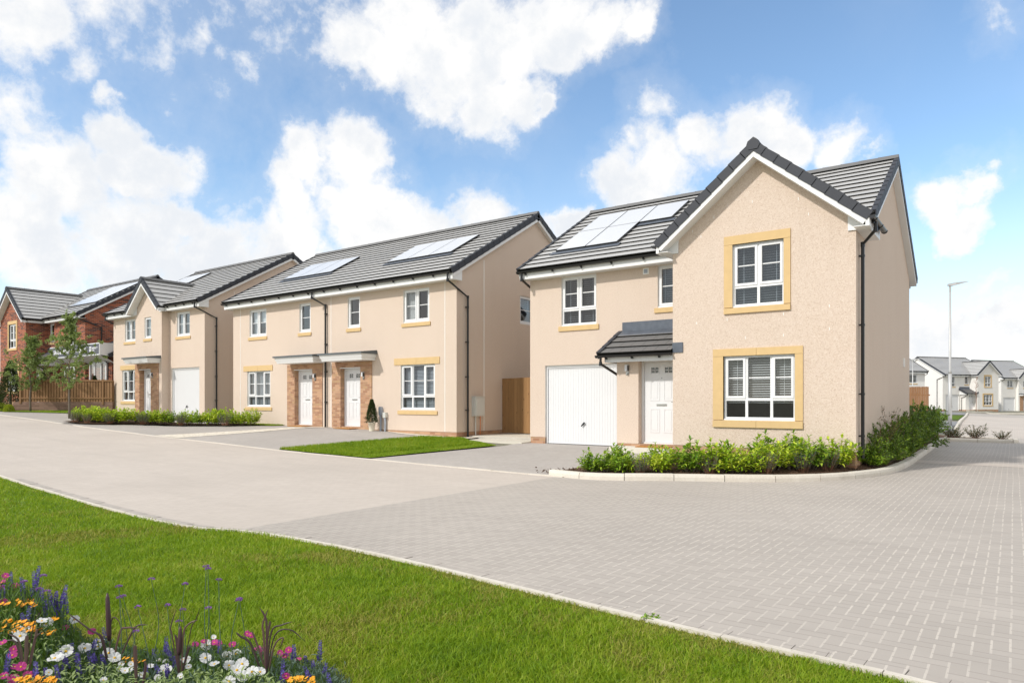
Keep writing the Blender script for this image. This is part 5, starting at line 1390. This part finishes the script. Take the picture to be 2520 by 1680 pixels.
# marigold plants: mounds of small orange heads
def marigold(px, py, wpx, hpx, n, lab):
    d = dep(py, px); c = at_px(px, d, py); foot = V((c.x, c.y, gz(c.x, c.y)+.02)); root = empty('marigold', tuple(foot)); st = MB(); fl = MB(); lf = MB(); u = V((c_, s_, 0))
    for k in range(n):
        q = at_px(px+random.uniform(-wpx, wpx)/2, d+random.uniform(-.12, .12), py+random.uniform(-hpx, hpx)/2)-foot
        st.tube([(q.x*.3, q.y*.3, 0), tuple(q)], [.002, .0012], 3, False)
        ax = V((random.uniform(-.4, .4), -.5+random.uniform(-.3, .3), 1)).normalized(); a_ = ax.orthogonal().normalized(); b_ = ax.cross(a_); r = random.uniform(.010, .014)
        for m in range(7):
            a = m*.9+random.random()*.2; e = a_*math.cos(a)+b_*math.sin(a); leaf1(fl, q, e+ax*.25, r, r*.9, b_*math.cos(a)-a_*math.sin(a))
        for m in range(4): leaf1(lf, q*random.uniform(.5, .97), rv()+V((0, 0, .5)), .03, .008)
    st.build('stem', 'stem_green', root); fl.build('petals', 'petal_orange', root); lf.build('leaf', 'leaf_fine', root); tag(root, lab, 'flower', 'orange marigold plants')
for px, py, w, h_, n, lb in ((25, 1488, 70, 16, 34, 'orange marigold plant at the left edge, highest in the corner bed'), (68, 1484, 50, 18, 30, 'orange marigold plant just right of the highest one, under violet spikes'),
                            (14, 1542, 50, 34, 46, 'orange marigold plant at the left edge below the highest ones'), (62, 1540, 50, 26, 44, 'orange marigold plant beside white cosmos near the left edge'), (115, 1552, 40, 16, 14, 'sparse orange marigold plant right of the white cosmos pair'),
                            (70, 1672, 60, 16, 34, 'orange marigold plant at the bottom edge, left one'), (112, 1674, 50, 16, 30, 'orange marigold plant at the bottom edge, right of its twin'),
                            (137, 1522, 12, 6, 6, 'tiny orange marigold plant between salvia and white cosmos'), (330, 1625, 50, 14, 16, 'orange marigold plant behind small white daisies'), (745, 1672, 70, 14, 34, 'orange marigold plant at the right end of the flower bed')):
    marigold(px, py, w, h_, n, lb)
# dark-leaved millet plants
def millet(px, py0, d, spikes, leaves, lab):
    foot = at_px(px, d, py0); foot.z = gz(foot.x, foot.y)+.02; root = empty('purple_millet', tuple(foot)); lf = MB(); sp = MB()
    def P(x, y): return at_px(x, d, y)-foot
    for (x, y0, y1, r) in spikes:
        a, b = P(x[0], y0), P(x[1], y1); m = a.lerp(b, .5)
        sp.tube([a, a.lerp(b, .15), m, a.lerp(b, .9), b], [r*.5, r*.78, r*.8, r*.6, r*.15], 8)
    for pts, w in leaves:
        q = [P(*p) for p in pts]; q[0] = V((q[0].x*.3, q[0].y*.3, max(.05, q[0].z-.1))); cv = spline([tuple(p) for p in q], 5); m = len(cv); vs = []
        for i, p in enumerate(cv):
            f = i/(m-1); ww = .62*w*(.35+.65*math.sin(min(1, f*1.3+.15)*math.pi*.72)) if f < .85 else w*(1-f)*3.2
            tgt = (cv[min(i+1, m-1)]-cv[max(i-1, 0)]).normalized(); e = tgt.cross(V((s_, -c_, 0)))
            e = e.normalized()*ww*.5 if e.length > 1e-4 else V((ww*.5, 0, 0)); vs += [p-e, p+V((0, -.002, 0)), p+e]
        lf.add(vs, [(i*3+k, i*3+k+1, i*3+k+4, i*3+k+3) for i in range(m-1) for k in (0, 1)])
    if sp.v: sp.build('seed_head', 'leaf_purple', root, True)
    lf.build('leaf', 'leaf_purple', root); tag(root, lab, 'plant', 'dark purple millet plants')
a4 = lambda *p: [A4(x, y) for x, y in p]; a5 = lambda *p: [A5(x, y) for x, y in p]
millet(270, 1690, 3.45, [((269, 264), 1575, 1458, .016)], [(a4((1270, 1200), (1300, 850), (1380, 830), (1410, 920)), .01), (a4((1340, 1200), (1400, 980), (1480, 920), (1650, 925)), .018), (a4((1360, 1250), (1500, 1060), (1600, 900), (1740, 885)), .014), (a4((1240, 1200), (1180, 1040), (1060, 950), (900, 830), (780, 740)), .016), (a4((1250, 1180), (1200, 1050), (1110, 980)), .02)], 'tall dark bottlebrush millet plant with one upright spike over the lawn')
millet(445, 1690, 3.3, [((441, 444), 1610, 1540, .013)], [(a5((170, 1280), (110, 1000), (95, 900), (160, 690)), .012), (a5((230, 1250), (240, 1000), (300, 870), (420, 815)), .014), (a5((250, 1250), (330, 930), (380, 830), (435, 680)), .008), (a5((160, 1300), (170, 1100), (140, 980)), .025), (a5((250, 1200), (300, 1160), (320, 1150)), .02)], 'dark millet plant with a short thick seed head near the middle of the bed')
millet(655, 1700, 3.4, [], [(a5((1195, 1200), (1215, 1000), (1240, 880), (1244, 825)), .022), (a5((1190, 1200), (1170, 1000), (1160, 870), (1228, 680)), .018), (a5((1200, 1150), (1205, 900), (1185, 780), (1125, 675)), .018), (a5((1220, 1200), (1260, 960), (1380, 880), (1510, 838)), .014), (a5((1215, 1230), (1300, 1000), (1480, 935), (1640, 1060)), .012), (a5((1230, 1300), (1290, 1130), (1395, 1025), (1360, 1150)), .014), (a5((1080, 1250), (1020, 1100), (900, 1010), (850, 960)), .02), (a5((1130, 1120), (1080, 1060), (1030, 940)), .018)], 'dark purple millet plant with open arching leaves and no seed head')
millet(62, 1700, 3.0, [], [(a4((300, 1330), (310, 1100), (320, 1000)), .03), (a4((260, 1300), (230, 1100), (95, 985)), .018), (a4((330, 1300), (420, 1000), (440, 950)), .02), (a4((300, 1300), (200, 1120), (80, 1060)), .018), (a4((340, 1250), (400, 1080), (500, 960)), .014), (a4((300, 1200), (390, 900), (490, 700)), .008)], 'dark purple millet clump low at the left between marigolds and magenta cosmos')
millet(335, 1700, 3.1, [], [(a4((1600, 1320), (1580, 1200), (1580, 1120)), .03), (a4((1720, 1500), (1700, 1400), (1690, 1300)), .02)], 'small dark millet shoots behind the small white daisies')
# feathery foliage that fills the bed
random.seed(44); fb = MB()
for i in range(26000):
    px = random.uniform(-60, 880); tp = top_at(px)+8; f = random.random(); py = tp+(1760-tp)*f; d = 3.75-.95*f+random.uniform(-.1, .1)
    q = at_px(px, d, py)
    if q.z < gz(q.x, q.y)+.02: continue
    up = V((random.gauss(0, .5), random.gauss(0, .5), 1)).normalized()
    leaf1(fb, q-up*.03, up, random.uniform(.03, .075), random.uniform(.003, .009))
tag(fb.build('flower_bed_foliage', 'leaf_fine'), kind='stuff')
fb = MB()
for i in range(2600):
    px = random.uniform(-60, 860); tp = top_at(px)-6; f = random.random()**1.3; py = tp+(1720-tp)*f; d = 3.75-.95*f
    q = at_px(px, d, py); b = V((q.x+random.uniform(-.05, .05), q.y+random.uniform(-.03, .05), gz(q.x, q.y)))
    e = (q-b); fb.tube([b+e*.5, b+e*.8+rv(.01), q], [.0016, .0013, .0008], 3, False)
    for k in range(3): leaf1(fb, b+e*random.uniform(.6, 1.), rv()+V((0, 0, .6)), random.uniform(.02, .05), .007)
tag(fb.build('flower_bed_foliage', 'leaf_lavender'), kind='stuff')
fb = MB()
for i in range(1100):
    px = random.uniform(-60, 700); tp = top_at(px)+60; py = random.uniform(tp, 1720); f = (py-top_at(px))/(1700-top_at(px)); d = 3.75-.95*f; q = at_px(px, d, py)
    leaf(fb, q, rv()+V((0, 0, .5)), random.uniform(.02, .04), random.uniform(.007, .012), .2)
tag(fb.build('flower_bed_foliage', 'leaf_tree'), kind='stuff')
# small white daisies low in the bed
random.seed(8)
for i, a in enumerate(sorted([A4(1760, 1365), A4(1570, 1385), A4(1530, 1345), A4(1420, 1340), A4(1400, 1400), A4(1460, 1420), A4(1510, 1410), A4(1650, 1470), A4(1860, 1300), A4(1940, 1315), A4(1910, 1420), A4(1840, 1500), A4(570, 1440), A4(1210, 1530), A4(2110, 1490), A5(30, 1300), A5(290, 1270), A5(270, 1300), A5(240, 1280), A5(300, 1360), A5(210, 1470), A5(590, 1020)])):
    cosmos(a[0], a[1], 'petal_white', '%s small white daisy from the left among the cosmos stems' % ordinal(i), 'small white daisies', .030)

# weeds rooted in the gap beside the lawn edging
for i, (px, py, d, lb) in enumerate(((1585, 1528, 4.55, 'small green weed growing at the lawn edging near the right end of the lawn'),)):
    random.seed(90+i); q = at_px(px, d, py); root = empty('weed', (q.x, near_y(q.x)-.02, gz(q.x, 4)+.03)); lf = MB(); st = MB()
    for k in range(18):
        a = random.uniform(0, 6.28); e = V((math.cos(a), math.sin(a)*.6, random.uniform(.1, .5))).normalized(); L = random.uniform(.02, .07); st.tube([(0, 0, 0), tuple(e*L)], [.0015, .001], 3, False)
        for m in range(3): leaf(lf, e*L*random.uniform(.6, 1.), rv()+V((0, 0, .6)), random.uniform(.018, .032), random.uniform(.012, .018), .1)
    lf.build('foliage', 'leaf_laurel', root); st.build('stem', 'stem_green', root); tag(root, lb, 'weed')
# ------------------------------------------------------------------ fences, gate, lamps, sign and small things
def plank_fence(name, A, B, z0, h, mat, label, pw=.10, gap=.035, back=True, jag=.01, rails=(.12, .88), cat='fence', posts=1.8):
    A, B = V((A[0], A[1], 0)), V((B[0], B[1], 0)); L = (B-A).length; e = (B-A).normalized(); nn = V((-e.y, e.x, 0)); root = empty(name, (A.x, A.y, z0(0)), math.atan2(e.y, e.x))
    mb = MB(); rb = MB(); zb = z0(0); k = 0.; i = 0
    random.seed(int(L*100))
    while k+pw < L+.01:
        z = z0(k/L)-zb; hh = h+random.uniform(-jag, jag)
        mb.box(k, k+pw, -.020, .0, z, z+hh)
        if back and gap > 0: mb.box(k+pw*.55, k+pw*1.55, .045, .062, z+.02, z+hh-.02)
        k += pw+gap; i += 1
    for f in rails:
        a, b = z0(0)-zb+h*f, z0(1)-zb+h*f; rb.obox((0, .0, a), (L, 0, b-a), (0, .042, 0), (0, 0, .06))
    mb.build('boards', mat, root); rb.build('rail', mat, root)
    k = 0.
    while k <= L+.01:
        pb = MB(); pb.box(k-.045, k+.045, -.06, .05, z0(k/L)-zb-.1, z0(k/L)-zb+h+.03); pb.build('post', mat, root); k += posts
    tag(root, label, cat); return root
# timber fence on a low block wall at the left
fa, fb_ = (-40.0, 13.45), (-36.55, 16.25)
z0f = lambda f: 1.45-.06*f
fe = plank_fence('timber_fence', fa, fb_, z0f, 1.12, 'fence_wood', 'brown hit-and-miss timber fence on a low block wall beside the cream house corner', .105, .03, True, .012, (.13, .90), posts=3.98)
tr = MB(); e = (V(fb_)-V(fa)); L = e.length
tr.box(0, L, -.055, -.02, 1.0, 1.08); tr.box(0, L, -.055, -.02, .13, .20); tr.build('rail', 'fence_wood', fe)
wl = empty('block_wall', (fa[0], fa[1], gz(*fa)-.1), math.atan2(e.y, e.x)); b = MB(); b.box(-.35, L, -.03, .16, -.1, 1.43-(gz(*fa)-.1)); b.build('wall', 'block_brown', wl)
tag(wl, 'low brown block wall carrying the timber fence', 'wall')
# garden fence beyond the house at the right
plank_fence('garden_fence', (-4.9, 34.9), (-2.95, 34.9), lambda f: .12, 1.98, 'fence_new', 'plain closeboard timber fence standing beyond the shaded gable wall', .062, .004, False, .006, (.2, .5, .8), posts=2.0)
# side gate between the houses
gt = empty('side_gate', (-14.02, 18.73, .42)); gb = MB(); k = 0.
random.seed(3)
while k < 1.58: gb.box(k, k+.118, 0, .022, .0, 1.82+.02*k); k += .124
gb.build('boards', 'gate_wood', gt)
g2_ = MB(); k = 1.62
while k < 2.78: g2_.box(k, k+.118, .0, .022, .0, 1.85); k += .124
g2_.build('boards', 'gate_wood', gt)
r_ = MB(); r_.box(0, 2.8, .022, .06, .25, .34); r_.box(0, 2.8, .022, .06, 1.5, 1.59); r_.build('rail', 'gate_wood', gt)
l_ = MB(); l_.box(1.30, 1.36, -.02, 0, 1.05, 1.33); l_.tube([(1.33, -.03, 1.2), (1.33, -.06, 1.2)], .02, 8); l_.build('latch', 'galv', gt)
tag(gt, 'brown boarded side gate in the gap between the cream houses', 'gate')
sl_ = MB(); sl_.box(-14.0, -11.25, 16.95, 19.1, .05, .385); tag(sl_.build('path', 'slab_pale'), kind='structure')
sl_ = MB(); sl_.box(-13.35, -11.22, 15.9, 16.94, .05, .318); tag(sl_.build('path', 'slab_pale'), kind='structure')
sl_ = MB(); sl_.box(-13.9, -11.22, 16.91, 16.948, .2, .376); tag(sl_.build('path_edging', 'concrete'), kind='structure')

def lamp(loc, h, label, s=1., rz=0.):
    root = empty('street_lamp', loc, rz); p = MB(); p.tube([(0, 0, -.1), (0, 0, h*.20), (0, 0, h*.38)], [.095*s, .092*s, .088*s], 14); p.tube([(0, 0, h*.38), (0, 0, h*.40), (0, 0, h*.97)], [.088*s, .066*s, .048*s], 14)
    p.build('pole', 'galv', root, True)
    d = MB(); d.box(-.045, .045, -.098*s, -.06, .5, 1.1); d.build('access_door', 'galv', root)
    l = MB(); z = h
    # slim LED head tilted upwards
    l.tube([(0, 0, h*.96), (0, 0, h)], .055, 10)
    l.add([(-.12, -.05, z-.02), (-.12, .05, z-.02), (.20, .15, z+.0), (.20, -.15, z+.0), (.95, .10, z+.20), (.95, -.10, z+.20), (-.12, -.05, z+.10), (-.12, .05, z+.10), (.25, .13, z+.17), (.25, -.13, z+.17), (.95, .09, z+.235), (.95, -.09, z+.235)],
          [(0, 1, 2, 3), (3, 2, 4, 5), (6, 9, 8, 7), (9, 11, 10, 8), (0, 6, 7, 1), (5, 4, 10, 11), (0, 3, 9, 6), (3, 5, 11, 9), (1, 7, 8, 2), (2, 8, 10, 4)])
    l.build('lantern', 'galv', root); tag(root, label, 'street lamp'); return root
q = place(2338, 38, 1020); lamp((q.x, q.y, 0.), 1.5+282/1700*38, 'tall grey steel street lamp beside the side road', 1., TH)
q = place(2246, 80, 1020); lamp((q.x, q.y, 0.), 1.5+99/1700*80, 'small distant street lamp in front of the white gable, left of the tall lamp', .9, TH)

# sales sign on the brick house
sg = empty('sign_board', (-43.3, 15.95, 0)); b = MB()
b.box(0, 6.0, 0, .10, 3.80, 4.42); b.prism([(5.98, .1, 3.80), (5.98, 2.4, 3.62), (5.98, 2.4, 4.42), (5.98, .1, 4.42)], (.04, 0, 0))
b.prism([(0, 0.0, 3.80), (0, .02, 3.80), (0, .9, 3.35), (0, .88, 3.33)], (6.0, 0, 0)); b.build('panel', 'sign_panel', sg)
b = MB(); b.box(.06, 5.94, -.012, 0, 3.86, 4.37); b.build('sign_face', 'sign_grey', sg)
def text(s, size, loc, parent, name, mat, bold=0.):
    cu = bpy.data.curves.new(name, 'FONT'); cu.body = s; cu.size = size; cu.extrude = .004; cu.offset = bold
    t_ = bpy.data.objects.new(name, cu); COL.objects.link(t_); bpy.context.view_layer.update()
    me = bpy.data.meshes.new_from_object(t_.evaluated_get(bpy.context.evaluated_depsgraph_get())); bpy.data.objects.remove(t_)
    o = bpy.data.objects.new(name, me); COL.objects.link(o); me.materials.clear(); me.materials.append(M[mat]); o.parent = parent; o.location = loc; o.rotation_euler = (R(90), 0, 0); return o
t_ = text('SALES & INFORMATION CENTRE', .30, (.55, -.018, 4.01), sg, 'lettering', 'letter_white', .006); w = max(v.co.x for v in t_.data.vertices); t_.scale.x = 3.95/w
b = MB(); b.box(4.92, 5.12, -.022, -.012, 4.0, 4.25); b.tube([(5.12, -.017, 4.19), (5.17, -.017, 4.19)], .05, 8); b.build('logo', 'letter_white', sg)
b = MB(); b.box(4.98, 5.05, -.026, -.021, 4.07, 4.19); b.build('logo_mark', 'sign_grey', sg)
t_ = text('BARRATT', .13, (5.2, -.018, 4.12), sg, 'lettering', 'letter_white', .003); w = max(v.co.x for v in t_.data.vertices); t_.scale.x = .62/w
t_ = text('HOMES', .08, (5.2, -.018, 4.02), sg, 'lettering', 'letter_white', .002)
tag(sg, 'dark grey sales centre signboard with white lettering on the brick house', 'sign')

# potted conifer by the right-hand door of the pair
random.seed(2)
pc = empty('potted_conifer', (-17.5, 16.05, gz(-17.5, 16.05)+.005)); b = MB(); b.lathe([(.085, 0), (.125, .27), (.135, .27), (.135, .285), (.118, .285), (.115, .25), (0.001, .25)], 20); b.lathe([(.0005, .002), (.085, .002)], 20); b.build('pot', 'pot_cream', pc, True)
cf = shrub('conifer', .80, .40, 77, 'leaf_conifer')
for ch in list(cf.children): ch.parent = pc; ch.location = (0, 0, .24)
bpy.data.objects.remove(cf); tag(pc, 'small pointed conifer in a cream pot beside the brick door bay', 'potted plant')
def mat_at(x, y, z, w, d, label):
    b = MB(); b.box(-w/2, w/2, -d/2, d/2, 0, .018); o = b.build('doormat', 'mat_coir'); o.location = (x, y, z); tag(o, label, 'doormat')
mat_at(-21.5, 16.12, gz(-21.5, 16.12)+.012, .85, .42, 'orange-brown coir doormat at the left white door of the pair')
mat_at(-18.9, 16.12, gz(-18.9, 16.12)+.012, .85, .42, 'orange-brown coir doormat at the right white door, near the potted conifer')
mat_at(-6.95, 15.32, .384, .80, .38, 'orange-brown coir doormat at the porch of the nearest house')
for (x, y) in ((-21.5, 16.2), (-18.9, 16.2)): pass

# mulch crumbs spilling at the bed corner
random.seed(6); b = MB()
for i in range(420):
    x = random.gauss(-7.45, .28); y = 12.05+abs(random.gauss(0, .18))+(x+7.4)*-.05; p = V((x, y, gz(x, y)+random.uniform(.03, .09))); s2 = random.uniform(.012, .035)
    b.obox(p, rv(s2), rv(s2*.6), rv(s2*.4))
tag(b.build('mulch', 'soil'), kind='stuff')
random.seed(16); b = MB()
for i in range(900):
    k = random.uniform(.6, 8.5); x, y = along(k, random.uniform(.18, .5)); s2 = random.uniform(.01, .03); p = V((x, y, gz(x, y)+random.uniform(.075, .10))); b.obox(p, rv(s2), rv(s2*.6), rv(s2*.4))
tag(b.build('mulch', 'soil'), kind='stuff')

# ------------------------------------------------------------------ sky, clouds, sun
w = bpy.data.worlds.new('World'); scene.world = w; w.use_nodes = True; nt_ = w.node_tree; nt_.nodes.clear(); g = G(nt_)
out = g.n('ShaderNodeOutputWorld')
sunv = V((-.40, -1., .87)).normalized()
sky = g.n('ShaderNodeTexSky', sky_type='NISHITA'); sky.sun_disc = False; sky.sun_elevation = math.asin(sunv.z); sky.sun_rotation = math.atan2(sunv.x, sunv.y)
sky.air_density = 1.0; sky.dust_density = .6; sky.ozone_density = 1.6
D = g.vmath('NORMALIZE', g.n('ShaderNodeTexCoord').outputs['Generated'])
def dirpx(px, py):
    t = (px-1260)/F; u = (HZ-py)/F; return V((-s_+t*c_, c_+t*s_, u)).normalized()
n1 = g.n('ShaderNodeTexNoise'); g.l(D, n1.inputs['Vector']); n1.inputs['Scale'].default_value = 5.; n1.inputs['Detail'].default_value = 9; n1.inputs['Roughness'].default_value = .60
warp = g.vmath('MULTIPLY', g.vmath('SUBTRACT', n1.outputs['Color'], (.5, .5, .5)), (.16, .16, .16))
Dw = g.vmath('ADD', D, warp)
n2 = g.noise(D, 16., 9, .62); n3 = g.noise(Dw, 3.2, 4, .5)
blobs = [(20, 70, 110), (60, 20, 70), (395, 122, 40), (505, 110, 42), (535, 170, 28), (590, 45, 42), (585, 205, 30), (180, 185, 34),
         (905, 110, 110), (1010, 60, 150), (1150, 120, 170), (1240, 215, 110), (1100, 235, 70), (1260, 90, 125), (1370, 40, 125), (1400, 110, 80), (1500, 70, 95), (1600, 60, 65), (1170, 240, 80), (1330, 265, 34),
         (50, 320, 60), (258, 262, 50), (270, 330, 70), (140, 440, 150), (330, 430, 95), (60, 580, 160), (300, 600, 175), (500, 640, 150), (420, 560, 80),
         (780, 390, 95), (880, 370, 95), (720, 470, 100), (900, 500, 120), (700, 610, 160), (1000, 570, 100), (1190, 540, 90), (1050, 640, 120), (1380, 560, 46),
         (1500, 470, 76), (1610, 430, 95), (1710, 360, 84), (1640, 300, 42), (1830, 350, 95), (1560, 520, 110), (1930, 370, 80), (2060, 350, 80), (2150, 355, 46),
         (2300, 490, 60), (2390, 450, 55), (2360, 560, 72), (2480, 400, 24), (2505, 20, 34), (2450, 695, 50), (2400, 840, 105), (2500, 820, 90), (2290, 850, 95), (2280, 760, 46)]
# the rest of the sky, away from the photograph
random.seed(77)
extra = []
for i in range(10):
    az = random.uniform(.95, 5.6)+TH*0; el = random.uniform(.05, 1.1); a = math.pi/2+TH+az*1.0
    extra.append((V((math.cos(a)*math.cos(el), math.sin(a)*math.cos(el), math.sin(el))), random.uniform(.3, .5)))
extra += [(V((-.15, .55, .80)).normalized(), .20), (V((-.50, .50, .80)).normalized(), .26), (V((-.85, .35, .75)).normalized(), .3), (V((-.65, .2, .8)).normalized(), .3), (V((.25, .55, .85)).normalized(), .22)]  # unseen clouds added overhead, where roof tiles and panels reflect them
cov = None
allb = [(dirpx(x, y), r*1.06/F*(dirpx(x, y) @ V((-s_, c_, 0)))) for x, y, r in blobs]+extra
weak = {(395, 122), (505, 110), (535, 170), (590, 45), (585, 205), (180, 185), (2505, 20), (2480, 400), (2450, 695), (2280, 760), (1640, 300), (50, 320)}
for k_, (cdir, rad) in enumerate(allb):
    wk = k_ < len(blobs) and blobs[k_][:2] in weak
    dist = g.vmath('DISTANCE', Dw, tuple(cdir), out=1)
    v_ = g.math('MULTIPLY_ADD', dist, -.26/rad, .33) if wk else g.math('MULTIPLY_ADD', dist, -1/rad, 1.)            # 1 at the centre, 0 at the rim
    cov = v_ if cov is None else g.math('SMOOTH_MAX', cov, v_, .07)
edge = g.math('ADD', cov, g.math('MULTIPLY', g.math('SUBTRACT', n2, .5), 1.35))
edge = g.math('ADD', edge, g.math('MULTIPLY', g.math('SUBTRACT', g.noise(Dw, 46., 6, .6), .5), .45))
dens = g.math('MAXIMUM', g.maprange(edge, -.14, .50, 0., 1., True), g.maprange(edge, -.50, .30, 0., .20))
z = g.sep(D)[2]
low = g.maprange(z, .0, .30, .55, 0., True)                  # thin bright haze towards the horizon
veil = g.math('MULTIPLY', g.maprange(n3, .5, .75, 0., .16, True), g.maprange(z, .0, .6, 1., .25))
fw = g.vmath('DOT_PRODUCT', D, (-s_, c_, 0.), out=1)
behind = g.math('MULTIPLY', g.maprange(fw, .50, .15, 0., .85, True), g.maprange(n3, .3, .6, .6, 1.))  # unseen cloud veil behind the camera, added for brighter, warmer fill
dens = g.math('MAXIMUM', dens, g.math('MAXIMUM', g.math('ADD', low, veil), behind), clamp=True)
shade = g.math('ADD', g.math('MULTIPLY', n2, .45), g.math('MULTIPLY', n3, .55))
core = g.maprange(cov, .0, .5, 0., 1., True)
ccol = g.mix(g.math('MULTIPLY', g.maprange(shade, .44, .60, 0., 1., True), core), (.80, .79, .775), (.64, .665, .70))
hor = g.maprange(z, .0, .12, 1., 0.)
ccol = g.mix(g.math('MULTIPLY', hor, .5), ccol, (.75, .765, .78))
CL = 1.0
sk = g.vmath('MULTIPLY', sky.outputs[0], (.135, .135, .135))
# Nishita at this strength, tinted a little towards the photograph's azure
sk = g.vmath('MULTIPLY', sk, (1.12, 1.20, 1.20))
final = g.mix(dens, sk, ccol)
below = g.maprange(z, -.02, .0, 0., 1.)
final = g.mix(below, (.30, .27, .22), final)
bg = g.n('ShaderNodeBackground'); g.l(final, bg.inputs[0]); bg.inputs[1].default_value = 1.
g.l(bg.outputs[0], out.inputs[0])
sd = bpy.data.lights.new('sun', 'SUN'); so = bpy.data.objects.new('sun', sd); COL.objects.link(so)
sd.energy = 2.45; sd.angle = R(2.5); sd.color = (1., .96, .905); so.rotation_euler = sunv.to_track_quat('Z', 'Y').to_euler(); so.location = (-10, -20, 30)

scene.view_settings.view_transform = 'Standard'; scene.view_settings.look = 'None'; scene.view_settings.exposure = .41; scene.view_settings.gamma = 1
scene.render.resolution_x = 1024; scene.render.resolution_y = 682
scene.render.engine = 'CYCLES'
scene.cycles.max_bounces = 8; scene.cycles.transparent_max_bounces = 24
for o in list(bpy.data.objects):
    if o.get('_p'): del o['_p']
for k, r in protos.items():
    if k not in used_p:
        for ch in list(r.children): bpy.data.objects.remove(ch)
        bpy.data.objects.remove(r)
